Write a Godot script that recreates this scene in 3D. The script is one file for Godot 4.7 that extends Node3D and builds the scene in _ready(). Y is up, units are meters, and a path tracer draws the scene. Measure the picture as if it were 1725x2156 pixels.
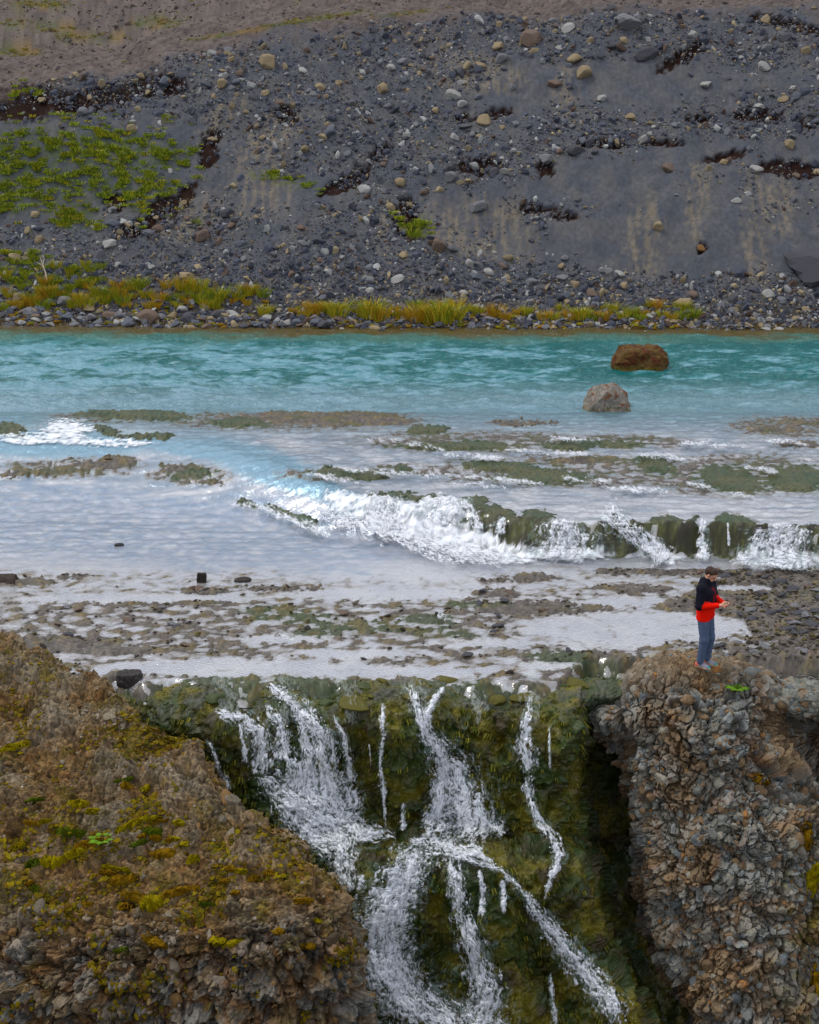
extends Node3D
# A river, rapids and a waterfall below a scree slope, with a man standing on a rock beside the fall.
# Lengths are laid out in units of U metres; every vertex and transform is turned into metres when it is emitted.

const U := 0.89
const F := 2962.0
const HC := 9.0
const PITCH := 16.0
var cp := cos(deg_to_rad(PITCH))
var sp := sin(deg_to_rad(PITCH))
var rng := RandomNumberGenerator.new()
var taken := {}
var M := {}
var n1 := FastNoiseLite.new()
var n2 := FastNoiseLite.new()
var nridge := FastNoiseLite.new()
var ncell := FastNoiseLite.new()
var ncellv := FastNoiseLite.new()
var nfine := FastNoiseLite.new()
var ndist := FastNoiseLite.new()
var t_start := 0

# ------------------------------------------------------------------ layout helpers
func ray(px: float, py: float) -> Vector3:
	var a := (px - 862.5) / F
	var b := -(py - 1078.0) / F
	return Vector3(a, b * cp - sp, -b * sp - cp)

func P(px: float, py: float, d: float) -> Vector3:
	var r := ray(px, py)
	return Vector3(0, HC, 0) + r * (d / -r.z)

func proj(p: Vector3) -> Vector2:
	var vy := p.y - HC
	var f := -vy * sp - p.z * cp
	var u := vy * cp - p.z * sp
	return Vector2(862.5 + F * p.x / f, 1078.0 - F * u / f)

func table(t: Array, x: float) -> float:
	if x <= t[0][0]:
		return t[0][1]
	for i in range(1, t.size()):
		if x <= t[i][0]:
			var k: float = (x - t[i - 1][0]) / (t[i][0] - t[i - 1][0])
			return lerpf(t[i - 1][1], t[i][1], k)
	return t[t.size() - 1][1]

func sstep(a: float, b: float, x: float) -> float:
	var t := clampf((x - a) / (b - a), 0.0, 1.0)
	return t * t * (3.0 - 2.0 * t)

func smax(a: float, b: float, k: float) -> float:
	var h := clampf(0.5 + 0.5 * (a - b) / k, 0.0, 1.0)
	return lerpf(b, a, h) + k * h * (1.0 - h)

func smin(a: float, b: float, k: float) -> float:
	return -smax(-a, -b, k)

func rr(a: float, b: float) -> float:
	return rng.randf_range(a, b)

func lin(r: float, g: float, b: float) -> Color:
	return Color(r / 255.0, g / 255.0, b / 255.0).srgb_to_linear()

# a soft blob in picture layout units: [px, py, rx, ry, turn in degrees]
func blob(b: Array, px: float, py: float) -> float:
	var dx: float = px - b[0]
	var dy: float = py - b[1]
	var m: float = maxf(b[2], b[3]) * 1.6
	if absf(dx) > m or absf(dy) > m:
		return 0.0
	if b.size() > 4 and b[4] != 0.0:
		var c := cos(deg_to_rad(b[4]))
		var s := sin(deg_to_rad(b[4]))
		var ex := dx * c + dy * s
		dy = -dx * s + dy * c
		dx = ex
	var q: float = (dx / b[2]) * (dx / b[2]) + (dy / b[3]) * (dy / b[3])
	return clampf(1.6 - q, 0.0, 1.0)

func blobs(l: Array, px: float, py: float) -> float:
	var r := 0.0
	for b in l:
		r = maxf(r, blob(b, px, py))
	return r

# the same blobs laid out once on a table, to be read quickly
func bake(l: Array) -> PackedFloat32Array:
	var m := PackedFloat32Array()
	m.resize(MW * MH)
	for b in l:
		var r: float = maxf(b[2], b[3]) * 1.3 + MC
		for j in range(maxi(0, int((b[1] - r + 70.0) / MC)), mini(MH, int((b[1] + r + 70.0) / MC) + 2)):
			for i in range(maxi(0, int((b[0] - r + 70.0) / MC)), mini(MW, int((b[0] + r + 70.0) / MC) + 2)):
				var z := blob(b, i * MC - 70.0, j * MC - 70.0)
				if z > m[j * MW + i]:
					m[j * MW + i] = z
	return m

func at(m: PackedFloat32Array, px: float, py: float) -> float:
	var x := (px + 70.0) / MC
	var y := (py + 70.0) / MC
	var i := int(x)
	var j := int(y)
	if i < 0 or j < 0 or i >= MW - 1 or j >= MH - 1:
		return 0.0
	x -= i
	y -= j
	var k := j * MW + i
	return (m[k] * (1.0 - x) + m[k + 1] * x) * (1.0 - y) + (m[k + MW] * (1.0 - x) + m[k + MW + 1] * x) * y

# ------------------------------------------------------------------ node helpers
func numbered(called: String) -> String:
	if not taken.has(called):
		taken[called] = 0
		return called
	taken[called] += 1
	return "%s_%03d" % [called, taken[called]]

func tag(o: Node, label := "", category := "", group := "", kind := "") -> Node:
	if label: o.set_meta("label", label)
	if category: o.set_meta("category", category)
	if group: o.set_meta("group", group)
	if kind: o.set_meta("kind", kind)
	return o

func obj(called: String, mesh: Mesh, mat: Material, parent: Node = null) -> MeshInstance3D:
	var o := MeshInstance3D.new()
	o.mesh = mesh
	o.material_override = mat
	if parent == null:
		o.name = numbered(called)
		add_child(o)
	else:
		o.name = called
		parent.add_child(o, true)
	return o

func base(called: String, at := Vector3.ZERO) -> Node3D:
	var o := Node3D.new()
	o.name = numbered(called)
	add_child(o)
	o.position = at
	return o

func met(b: Basis, p: Vector3) -> Transform3D:
	return Transform3D(b * U, p * U)

func multi(called: String, mesh: Mesh, mat: Material, xf: Array, cols: Array, parent: Node = null) -> MultiMeshInstance3D:
	var mm := MultiMesh.new()
	mm.transform_format = MultiMesh.TRANSFORM_3D
	mm.use_colors = true
	mm.mesh = mesh
	mm.instance_count = xf.size()
	for i in xf.size():
		mm.set_instance_transform(i, xf[i])
		mm.set_instance_color(i, cols[i])
	var o := MultiMeshInstance3D.new()
	o.multimesh = mm
	o.material_override = mat
	if parent == null:
		o.name = numbered(called)
		add_child(o)
	else:
		o.name = called
		parent.add_child(o, true)
	o.set_meta("kind", "stuff")
	return o

# nv rows of nu vertices (in units) to a mesh in metres
func grid(nu: int, nv: int, v: PackedVector3Array, c: PackedColorArray, smooth: bool, gone := PackedByteArray()) -> ArrayMesh:
	var a := []
	a.resize(Mesh.ARRAY_MAX)
	var w := PackedVector3Array()
	w.resize(v.size())
	for i in v.size():
		w[i] = v[i] * U
	var idx := PackedInt32Array()
	idx.resize((nu - 1) * (nv - 1) * 6)
	var k := 0
	for j in nv - 1:
		for i in nu - 1:
			var p := j * nu + i
			if gone.size() and (gone[p] or gone[p + nu]):
				continue
			idx[k] = p
			idx[k + 1] = p + 1
			idx[k + 2] = p + nu
			idx[k + 3] = p + 1
			idx[k + 4] = p + nu + 1
			idx[k + 5] = p + nu
			k += 6
	idx.resize(k)
	a[Mesh.ARRAY_VERTEX] = w
	a[Mesh.ARRAY_INDEX] = idx
	if c.size():
		a[Mesh.ARRAY_COLOR] = c
	if smooth:
		var nn := PackedVector3Array()
		nn.resize(w.size())
		for j in nv:
			var j0 := maxi(j - 1, 0) * nu
			var j1 := mini(j + 1, nv - 1) * nu
			for i in nu:
				var i0 := maxi(i - 1, 0)
				var i1 := mini(i + 1, nu - 1)
				nn[j * nu + i] = (w[j * nu + i1] - w[j * nu + i0]).cross(w[j0 + i] - w[j1 + i]).normalized()
		a[Mesh.ARRAY_NORMAL] = nn
	var m := ArrayMesh.new()
	m.add_surface_from_arrays(Mesh.PRIMITIVE_TRIANGLES, a)
	return m

func tris(v: PackedVector3Array, idx: PackedInt32Array, c := PackedColorArray(), n := PackedVector3Array()) -> ArrayMesh:
	var a := []
	a.resize(Mesh.ARRAY_MAX)
	a[Mesh.ARRAY_VERTEX] = v
	a[Mesh.ARRAY_INDEX] = idx
	if c.size(): a[Mesh.ARRAY_COLOR] = c
	if n.size(): a[Mesh.ARRAY_NORMAL] = n
	var m := ArrayMesh.new()
	m.add_surface_from_arrays(Mesh.PRIMITIVE_TRIANGLES, a)
	return m

func stage(s: String) -> void:
	print("%6d ms  %s" % [Time.get_ticks_msec() - t_start, s])

# ------------------------------------------------------------------ materials
func noise_tex(freq: float, lo: float, hi: float, seed_: int, oct := 5, kind := FastNoiseLite.TYPE_SIMPLEX_SMOOTH, size := 512) -> NoiseTexture2D:
	var t := NoiseTexture2D.new()
	t.width = size
	t.height = size
	t.seamless = true
	var n := FastNoiseLite.new()
	n.noise_type = kind
	n.seed = seed_
	n.frequency = freq
	n.fractal_octaves = oct
	t.noise = n
	var g := Gradient.new()
	g.set_color(0, Color(lo, lo, lo))
	g.set_color(1, Color(hi, hi, hi))
	t.color_ramp = g
	return t

func mat(called: String, c: Color, rough: float, opts := {}) -> StandardMaterial3D:
	var m := StandardMaterial3D.new()
	m.resource_name = called
	m.albedo_color = c.linear_to_srgb()
	m.roughness = rough
	m.metallic_specular = opts.get("spec", 0.4)
	m.metallic = opts.get("metal", 0.0)
	if opts.has("vc"):
		m.vertex_color_use_as_albedo = true
	if opts.has("tex") or opts.has("bump"):
		m.uv1_triplanar = true
		m.uv1_world_triplanar = opts.get("world", true)
		m.uv1_scale = opts.get("scale", Vector3.ONE * 0.5)
	if opts.has("tex"):
		m.albedo_texture = opts.tex
	if opts.has("bump"):
		m.heightmap_enabled = true
		m.heightmap_texture = opts.bump
		m.heightmap_scale = opts.get("depth", 3.0)
	M[called] = m
	return m

func make_materials() -> void:
	var speck := noise_tex(0.06, 0.6, 1.0, 3)
	var soft := noise_tex(0.02, 0.75, 1.0, 5, 6)
	var grain := noise_tex(0.09, 0.0, 1.0, 9, 4)
	var ripple := noise_tex(0.035, 0.0, 1.0, 11, 4)
	var mottled := noise_tex(0.03, 0.6, 1.0, 17, 6)
	mat("hill", Color.WHITE, 0.95, {"vc": 1, "tex": soft, "scale": Vector3.ONE * 0.4, "spec": 0.2})
	mat("river", Color.WHITE, 0.07, {"vc": 1, "bump": ripple, "depth": 4.0, "scale": Vector3(0.35, 1, 0.9), "spec": 0.38})
	mat("rapids", Color.WHITE, 0.2, {"vc": 1, "bump": ripple, "depth": 1.0, "scale": Vector3(0.6, 1, 1.3), "spec": 0.7, "metal": 0.6})
	mat("bed", Color.WHITE, 0.55, {"vc": 1, "tex": mottled, "scale": Vector3.ONE * 0.9, "spec": 0.5})
	mat("rock", Color.WHITE, 0.8, {"vc": 1, "tex": mottled, "scale": Vector3.ONE * 1.2, "spec": 0.35})
	mat("wet", Color.WHITE, 0.5, {"vc": 1, "tex": mottled, "scale": Vector3.ONE * 1.2, "spec": 0.4})
	mat("stones", Color.WHITE, 0.85, {"vc": 1, "tex": speck, "scale": Vector3.ONE * 1.3, "spec": 0.3})
	mat("blocks", Color.WHITE, 0.75, {"vc": 1, "tex": mottled, "scale": Vector3.ONE * 1.7, "spec": 0.35})
	mat("foam", lin(234, 238, 244), 0.45, {"spec": 0.5})
	# falling and broken water: white where it is full of air, clear where it is not (vertex alpha)
	var sheet_m := mat("sheet", Color.WHITE, 0.4, {"vc": 1, "spec": 0.6})
	sheet_m.transparency = BaseMaterial3D.TRANSPARENCY_ALPHA
	mat("leaf", Color.WHITE, 0.7, {"vc": 1, "spec": 0.3})
	M.leaf.backlight_enabled = true
	M.leaf.backlight = Color(0.35, 0.35, 0.35)
	mat("moss", Color.WHITE, 0.95, {"vc": 1, "tex": mottled, "scale": Vector3.ONE * 2.0, "spec": 0.15})
	mat("mossy_stone", lin(104, 98, 34), 0.7, {"tex": mottled, "scale": Vector3.ONE * 2.5, "spec": 0.35})
	mat("green_stone", lin(72, 84, 38), 0.6, {"tex": mottled, "scale": Vector3.ONE * 2.5, "spec": 0.4})
	mat("cloth", Color.WHITE, 0.85, {"vc": 1, "spec": 0.25})
	mat("skin", lin(214, 158, 130), 0.55, {"spec": 0.4})
	M.skin.subsurf_scatter_enabled = true
	M.skin.subsurf_scatter_strength = 0.1
	mat("hair", lin(52, 32, 22), 0.6, {"spec": 0.4})
	mat("device", lin(38, 26, 28), 0.3, {"spec": 0.5})
	mat("wood", lin(205, 190, 165), 0.85, {"spec": 0.3})
	for s in [["stone_grey", 128, 128, 132], ["stone_dark", 84, 84, 90], ["stone_pale", 172, 170, 166], ["stone_tan", 160, 142, 112], ["stone_brown", 122, 104, 92], ["stone_blue", 104, 109, 120], ["stone_rust", 150, 110, 70]]:
		mat(s[0], lin(s[1], s[2], s[3]) * 1.1, 0.85, {"tex": speck, "scale": Vector3.ONE * 0.9, "spec": 0.3})

# ------------------------------------------------------------------ small shapes
var ico_v := [[], [], [], [], []]
var ico_f := [[], [], [], [], []]

func make_icos() -> void:
	var g := (1.0 + sqrt(5.0)) / 2.0
	var v := [Vector3(-1, g, 0), Vector3(1, g, 0), Vector3(-1, -g, 0), Vector3(1, -g, 0), Vector3(0, -1, g), Vector3(0, 1, g), Vector3(0, -1, -g), Vector3(0, 1, -g), Vector3(g, 0, -1), Vector3(g, 0, 1), Vector3(-g, 0, -1), Vector3(-g, 0, 1)]
	for i in v.size(): v[i] = v[i].normalized()
	var f := [0, 11, 5, 0, 5, 1, 0, 1, 7, 0, 7, 10, 0, 10, 11, 1, 5, 9, 5, 11, 4, 11, 10, 2, 10, 7, 6, 7, 1, 8, 3, 9, 4, 3, 4, 2, 3, 2, 6, 3, 6, 8, 3, 8, 9, 4, 9, 5, 2, 4, 11, 6, 2, 10, 8, 6, 7, 9, 8, 1]
	ico_v[0] = v.duplicate()
	ico_f[0] = f.duplicate()
	for l in range(1, 5):
		var mid := {}
		var nf := []
		for t in range(0, f.size(), 3):
			var m := []
			for e in 3:
				var a: int = f[t + e]
				var b: int = f[t + (e + 1) % 3]
				var key := mini(a, b) * 100000 + maxi(a, b)
				if not mid.has(key):
					mid[key] = v.size()
					v.append(((v[a] + v[b]) * 0.5).normalized())
				m.append(mid[key])
			nf.append_array([f[t], m[0], m[2], f[t + 1], m[1], m[0], f[t + 2], m[2], m[1], m[0], m[1], m[2]])
		f = nf
		ico_v[l] = v.duplicate()
		ico_f[l] = f.duplicate()

# a stone of about unit radius: a ball cut by random planes, then roughened
func stone_mesh(level: int, planes: int, cut: float, rough: float, smooth: bool, squash := Vector3.ONE) -> ArrayMesh:
	var pl := []
	for i in planes:
		var n := Vector3(rr(-1, 1), rr(-1, 1), rr(-1, 1)).normalized()
		pl.append([n, rr(cut, cut + 0.25)])
	var off := Vector3(rr(-99, 99), rr(-99, 99), rr(-99, 99))
	var v := PackedVector3Array()
	for d: Vector3 in ico_v[level]:
		var r := 1.0
		for p in pl:
			var q: float = d.dot(p[0])
			if q > 0.05:
				r = minf(r, p[1] / q)
		r *= 1.0 + rough * n1.get_noise_3dv(d * 0.9 + off) + rough * 0.6 * n1.get_noise_3dv(d * 2.6 + off)
		v.append(d * r * squash)
	var idx := PackedInt32Array()
	for t in range(0, ico_f[level].size(), 3):
		idx.append_array([ico_f[level][t], ico_f[level][t + 2], ico_f[level][t + 1]])
	var nn := PackedVector3Array()
	if smooth:
		nn.resize(v.size())
		for t in range(0, idx.size(), 3):
			var q := (v[idx[t + 2]] - v[idx[t]]).cross(v[idx[t + 1]] - v[idx[t]])
			for e in 3:
				nn[idx[t + e]] += q
		for i in nn.size(): nn[i] = nn[i].normalized()
	return tris(v, idx, PackedColorArray(), nn)

func soft_normals(v: PackedVector3Array, idx: PackedInt32Array) -> PackedVector3Array:
	var nn := PackedVector3Array()
	nn.resize(v.size())
	for t in range(0, idx.size(), 3):
		var q := (v[idx[t + 2]] - v[idx[t]]).cross(v[idx[t + 1]] - v[idx[t]])
		for e in 3:
			nn[idx[t + e]] += q
	for i in nn.size(): nn[i] = nn[i].normalized()
	return nn

func ends_up(n: Vector3, spin: float) -> Basis:
	var a := n.cross(Vector3(0.31, 0.2, 0.93)).normalized()
	var b := a.cross(n)
	return Basis(a, n, b).rotated(n, spin)

func rand_basis() -> Basis:
	return Basis.from_euler(Vector3(rr(0, TAU), rr(0, TAU), rr(0, TAU)))

var angular := []
var rounded := []
var chips := []
var cubes := []
var dabs := []

func make_stones() -> void:
	for i in 7:
		angular.append(stone_mesh(2, 9, 0.48, 0.03, false, Vector3(rr(0.9, 1.2), rr(0.6, 0.9), rr(0.75, 1.05))))
	for i in 7:
		rounded.append(stone_mesh(3, 11, 0.55, 0.07, true, Vector3(rr(0.95, 1.15), rr(0.7, 0.9), rr(0.85, 1.0))))
	for i in 5:
		chips.append(stone_mesh(2, 8, 0.5, 0.06, false, Vector3(1.1, rr(0.35, 0.5), 0.85)))
	for i in 8:
		cubes.append(stone_mesh(2, 8, 0.45, 0.03, false, Vector3(rr(0.85, 1.2), rr(0.7, 1.0), rr(0.8, 1.1))))
	for i in 4:
		dabs.append(stone_mesh(1, 4, 0.6, 0.3, true, Vector3(1, 0.6, 1)))

# a tuft of bent blades; colours are of single blades
func tuft_mesh(n: int, r: float, h: float, w: float, spread: float, cols: Array) -> ArrayMesh:
	var v := PackedVector3Array()
	var c := PackedColorArray()
	var idx := PackedInt32Array()
	for i in n:
		var a := rr(0, TAU)
		var q := sqrt(rng.randf()) * r
		var p := Vector3(cos(a) * q, -0.03, sin(a) * q)
		var hh := h * rr(0.5, 1.0)
		var a2 := a + rr(-0.9, 0.9)
		var out := Vector3(cos(a2), 0, sin(a2)) * hh * spread * rr(0.2, 1.0)
		var a3 := rr(0, TAU)
		var side := Vector3(cos(a3), 0, sin(a3)) * w * rr(0.6, 1.2)
		var col: Color = cols[rng.randi() % cols.size()]
		col = col * rr(0.75, 1.25)
		var k := v.size()
		v.append_array([p - side, p + side, p + Vector3(0, hh * 0.55, 0) + out * 0.3 - side * 0.8, p + Vector3(0, hh * 0.55, 0) + out * 0.3 + side * 0.8, p + Vector3(0, hh * 0.93, 0) + out])
		for e in 5: c.append(col)
		idx.append_array([k, k + 2, k + 1, k + 1, k + 2, k + 3, k + 2, k + 4, k + 3])
	return tris(v, idx, c)

# a tube along points
func tube(pts: Array, radii: Array, sides := 6) -> ArrayMesh:
	var v := PackedVector3Array()
	var idx := PackedInt32Array()
	for i in pts.size():
		var d: Vector3 = (pts[mini(i + 1, pts.size() - 1)] - pts[maxi(i - 1, 0)]).normalized()
		var a := d.cross(Vector3(0.3, 0.1, 0.9)).normalized()
		var b := d.cross(a)
		for k in sides:
			var t := TAU * k / sides
			v.append(pts[i] + (a * cos(t) + b * sin(t)) * radii[i])
	for i in pts.size() - 1:
		for k in sides:
			var p := i * sides + k
			var q := i * sides + (k + 1) % sides
			idx.append_array([p, q, p + sides, q, q + sides, p + sides])
	return tris(v, idx)

# ------------------------------------------------------------------ nets: smooth surfaces through control points
func cr(a: Vector3, b: Vector3, c: Vector3, d: Vector3, t: float) -> Vector3:
	return b.cubic_interpolate(c, a, d, t)

func net_sample(net: Array, s: float, t: float) -> Vector3:
	var nr := net.size()
	var nc: int = net[0].size()
	var fs := s * (nc - 1)
	var ft := t * (nr - 1)
	var i := clampi(int(fs), 0, nc - 2)
	var j := clampi(int(ft), 0, nr - 2)
	var us := fs - i
	var ut := ft - j
	var q := []
	for dj in [-1, 0, 1, 2]:
		var row: Array = net[clampi(j + dj, 0, nr - 1)]
		q.append(cr(row[maxi(i - 1, 0)], row[i], row[i + 1], row[mini(i + 2, nc - 1)], us))
	return cr(q[0], q[1], q[2], q[3], ut)

func to_net(rows: Array) -> Array:
	var net := []
	for r in rows:
		var o := []
		for p in r:
			o.append(P(p[0], p[1], p[2]))
		net.append(o)
	return net

# ------------------------------------------------------------------ where a surface lies: a table of distances by direction
const MW := 470
const MH := 580
const MC := 4.0
func new_map() -> PackedFloat32Array:
	var m := PackedFloat32Array()
	m.resize(MW * MH)
	m.fill(1e9)
	return m

func map_add(m: PackedFloat32Array, v: PackedVector3Array) -> PackedFloat32Array:
	for p in v:
		if p.z > -1.0: continue
		var q := proj(p)
		var i := int((q.x + 70.0) / MC)
		var j := int((q.y + 70.0) / MC)
		if i >= 0 and j >= 0 and i < MW and j < MH:
			var k := j * MW + i
			if -p.z < m[k]:
				m[k] = -p.z
	return m

func look(m: PackedFloat32Array, px: float, py: float) -> float:
	var i := int((px + 70.0) / MC)
	var j := int((py + 70.0) / MC)
	for r in 6:
		var s := 0.0
		var n := 0
		for dj in range(-r, r + 1):
			for di in range(-r, r + 1):
				var a := i + di
				var b := j + dj
				if a >= 0 and b >= 0 and a < MW and b < MH and m[b * MW + a] < 1e8:
					s += m[b * MW + a]
					n += 1
		if n:
			return s / n
	return -1.0

func on(m: PackedFloat32Array, px: float, py: float) -> Vector3:
	var d := look(m, px, py)
	var r := 24.0
	while d < 0.0 and r < 400.0: # past the rim: the nearest place on it
		for k in 8:
			d = maxf(d, look(m, px + cos(k * TAU / 8.0) * r, py + sin(k * TAU / 8.0) * r))
		r += 24.0
	return P(px, py, d)

func normal_on(m: PackedFloat32Array, px: float, py: float, e := 10.0) -> Vector3:
	var a := on(m, px - e, py)
	var b := on(m, px + e, py)
	var c := on(m, px, py - e)
	var d := on(m, px, py + e)
	var n := (b - a).cross(c - d).normalized()
	return n

# ------------------------------------------------------------------ the scree slope
const SOIL := [[1440, 118, 60, 11, -32], [602, 242, 24, 16, 30], [440, 305, 16, 34, 25], [385, 420, 40, 14, -55], [290, 482, 40, 16, -10], [335, 440, 36, 20, -40], [245, 425, 22, 18, -40], [856, 460, 24, 36, -10], [1600, 246, 55, 8, 3], [1700, 262, 20, 7], [1525, 330, 44, 8, -12], [1665, 356, 66, 15, 4], [1010, 350, 46, 16], [1290, 302, 30, 7, 5], [1235, 300, 16, 8], [1040, 240, 40, 7, -10], [980, 250, 24, 7], [1150, 355, 18, 14], [740, 380, 50, 14, -30], [800, 320, 30, 10, -40], [1470, 250, 26, 6], [1640, 45, 60, 8, 12], [1700, 60, 40, 7, 12], [1476, 520, 11, 11], [440, 330, 18, 20], [1470, 640, 0.1, 0.1], [700, 395, 30, 8, -30], [850, 430, 20, 12], [1590, 235, 30, 6], [1395, 300, 40, 6], [1140, 440, 40, 8], [1190, 455, 30, 7], [60, 200, 70, 22], [150, 215, 70, 20], [230, 200, 60, 18], [330, 180, 60, 20], [40, 235, 60, 16]]
const TAN := [[1470, 430, 22, 90], [1490, 370, 12, 40], [1590, 470, 26, 110], [1640, 440, 40, 60], [1600, 560, 22, 60], [815, 480, 20, 50, 12], [1000, 150, 110, 40, 10], [470, 240, 60, 20, -40], [1360, 500, 40, 90], [1000, 480, 120, 60], [1195, 200, 26, 60], [400, 460, 80, 40, -30], [560, 400, 60, 60, -40], [560, 300, 90, 40, -40]]
const GREEN := [[50, 325, 120, 50], [190, 310, 130, 34], [300, 330, 90, 30], [20, 410, 70, 40], [110, 380, 120, 30], [230, 380, 70, 40], [370, 325, 40, 24], [320, 405, 60, 20, -30], [30, 190, 50, 16], [620, 385, 40, 12], [560, 365, 30, 10], [150, 440, 60, 20], [170, 470, 50, 16], [880, 480, 22, 20], [900, 465, 14, 10], [60, 575, 110, 26], [140, 600, 60, 30], [300, 400, 50, 20]]
const MOSSY_TOP := [[85, 8, 60, 8], [180, 75, 60, 7], [330, 48, 50, 10], [40, 110, 50, 8], [650, 42, 120, 5, -9], [480, 72, 90, 4, -8], [840, 30, 60, 4, -6], [20, 45, 40, 8], [160, 175, 20, 6], [250, 80, 30, 6], [100, 60, 60, 6]]

func shore(x: float) -> float:
	return 59.6 + 0.55 * n1.get_noise_2d(x * 0.22, 3.0) + 0.25 * n1.get_noise_2d(x * 0.9, 7.0) + 0.012 * (x - 10.0) * (x - 10.0) * 0.12

const CREST := [[-40, 71.5], [-21, 73.6], [-16, 74.8], [-11, 76.4], [-5, 78.2], [0, 78.9], [8, 79.4], [22, 79.5], [40, 79]]
func hill_raw(x: float, d: float) -> float:
	var t := d - shore(x)
	var berm := t * 0.21
	if t < 0.0:
		berm = t * 0.35
	var slope := 0.35 + (d - 62.3) * 0.8
	var dc := table(CREST, x)
	var far := 0.35 + (dc - 62.3) * 0.8 + (d - dc) * 0.27
	return smax(berm, smin(slope, far, 0.7), 0.5)

func hill(x: float, d: float) -> float:
	var y := hill_raw(x, d)
	var t := clampf((d - 61.5) * 0.25, 0.0, 1.0)
	y += t * (0.9 * n1.get_noise_2d(x * 0.09 + d * 0.03, d * 0.05) + 0.28 * n1.get_noise_2d(x * 0.4 + 50.0, d * 0.3)) + (0.03 + 0.05 * t) * n2.get_noise_2d(x * 1.1, d * 1.1)
	if d < 63.5:
		y += 0.07 * clampf((d - 59.0) * 0.6, 0.0, 1.0) * n2.get_noise_2d(x * 1.6, d * 1.6)
	return y

func hit_hill(px: float, py: float) -> Vector3:
	var r := ray(px, py)
	r /= -r.z
	var d := 58.5
	while d < 130.0:
		if HC + r.y * d <= hill(r.x * d, d):
			break
		d += 0.25
	var a := d - 0.25
	var b := d
	for i in 8:
		var m := (a + b) * 0.5
		if HC + r.y * m <= hill(r.x * m, m): b = m
		else: a = m
	return Vector3(r.x * b, HC + r.y * b, -b)

func hill_normal(p: Vector3) -> Vector3:
	var e := 0.25
	return Vector3(hill(p.x - e, -p.z) - hill(p.x + e, -p.z), 2 * e, -(hill(p.x, -p.z - e) - hill(p.x, -p.z + e))).normalized()

func make_hill() -> void:
	var nu := 440
	var ds := []
	var d := 57.5
	while d < 84.0:
		ds.append(d)
		d += 0.125
	while d < 300.0:
		ds.append(d)
		d *= 1.03
	ds.reverse()
	var nv := ds.size()
	var m_tan := bake(TAN)
	var m_green := bake(GREEN)
	var m_soil := bake(SOIL)
	var m_top := bake(MOSSY_TOP)
	var v := PackedVector3Array()
	var c := PackedColorArray()
	v.resize(nu * nv)
	c.resize(nu * nv)
	var sand := lin(88, 90, 98)
	var sand2 := lin(102, 101, 102)
	var brown := lin(120, 108, 102)
	var brown2 := lin(88, 80, 78)
	var tan_ := lin(150, 136, 112)
	var soil := lin(50, 36, 30)
	var green := lin(74, 92, 26)
	var ochre := lin(150, 120, 50)
	for j in nv:
		d = ds[j]
		for i in nu:
			var s := float(i) / (nu - 1) * 2.0 - 1.0
			var x := s * (d * 0.36 + 2.0)
			var y := hill(x, d)
			var p := Vector3(x, y, -d)
			var q := proj(p)
			var a := n1.get_noise_2d(x * 0.5, d * 0.5)
			var b := n2.get_noise_2d(x * 2.1, d * 2.1)
			var wob := Vector2(b * 14.0, n2.get_noise_2d(x * 2.1 + 70.0, d * 2.1) * 12.0)
			var col := sand.lerp(sand2, clampf(a * 1.2 + 0.35 + b * 0.3, 0, 1))
			if q.y < 720.0:
				var qx := q.x + wob.x
				var qy := q.y + wob.y
				col = col.lerp(tan_, 0.55 * at(m_tan, qx, qy) * clampf(0.35 + b * 0.8 + 1.3 * n2.get_noise_2d(x * 3.5, d * 0.35), 0, 1))
				col = col.lerp(green, 0.6 * at(m_green, qx, qy) * clampf(0.5 + b * 1.5, 0, 1))
				var so := at(m_soil, qx, qy)
				if so > 0.0:
					col = col.lerp(soil, sstep(0.1, 0.6, so))
					p += Vector3(0, -0.10, -0.22) * sstep(0.2, 0.9, so)
				var top := sstep(-1.0, 1.2, d - table(CREST, x) + a * 1.2)
				if top > 0.0:
					col = col.lerp(brown.lerp(brown2, clampf(0.5 + b * 0.9 + a * 0.6, 0, 1)), top)
					col = col.lerp(green.lerp(ochre, clampf(0.4 + a * 2.0, 0, 1)), top * 0.5 * at(m_top, qx, q.y + wob.y * 0.3))
			if d < 63.2:
				col = col.lerp(lin(70, 66, 60), sstep(63.2, 62.0, d))
				if y < 0.12:
					col = lin(72, 58, 26)
			c[j * nu + i] = col
			v[j * nu + i] = p
	tag(obj("hillside", grid(nu, nv, v, c, true), M.hill), "grey gravel slope rising above the far river bank", "hillside", "", "structure")

# ------------------------------------------------------------------ the river above the rapids
func wave(x: float, d: float) -> float:
	return 0.11 * n1.get_noise_2d(x * 0.42, d * 0.85) + 0.075 * n2.get_noise_2d(x * 1.0 + 9.0, d * 1.6) + 0.04 * n2.get_noise_2d(x * 2.6, d * 3.6)

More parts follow.
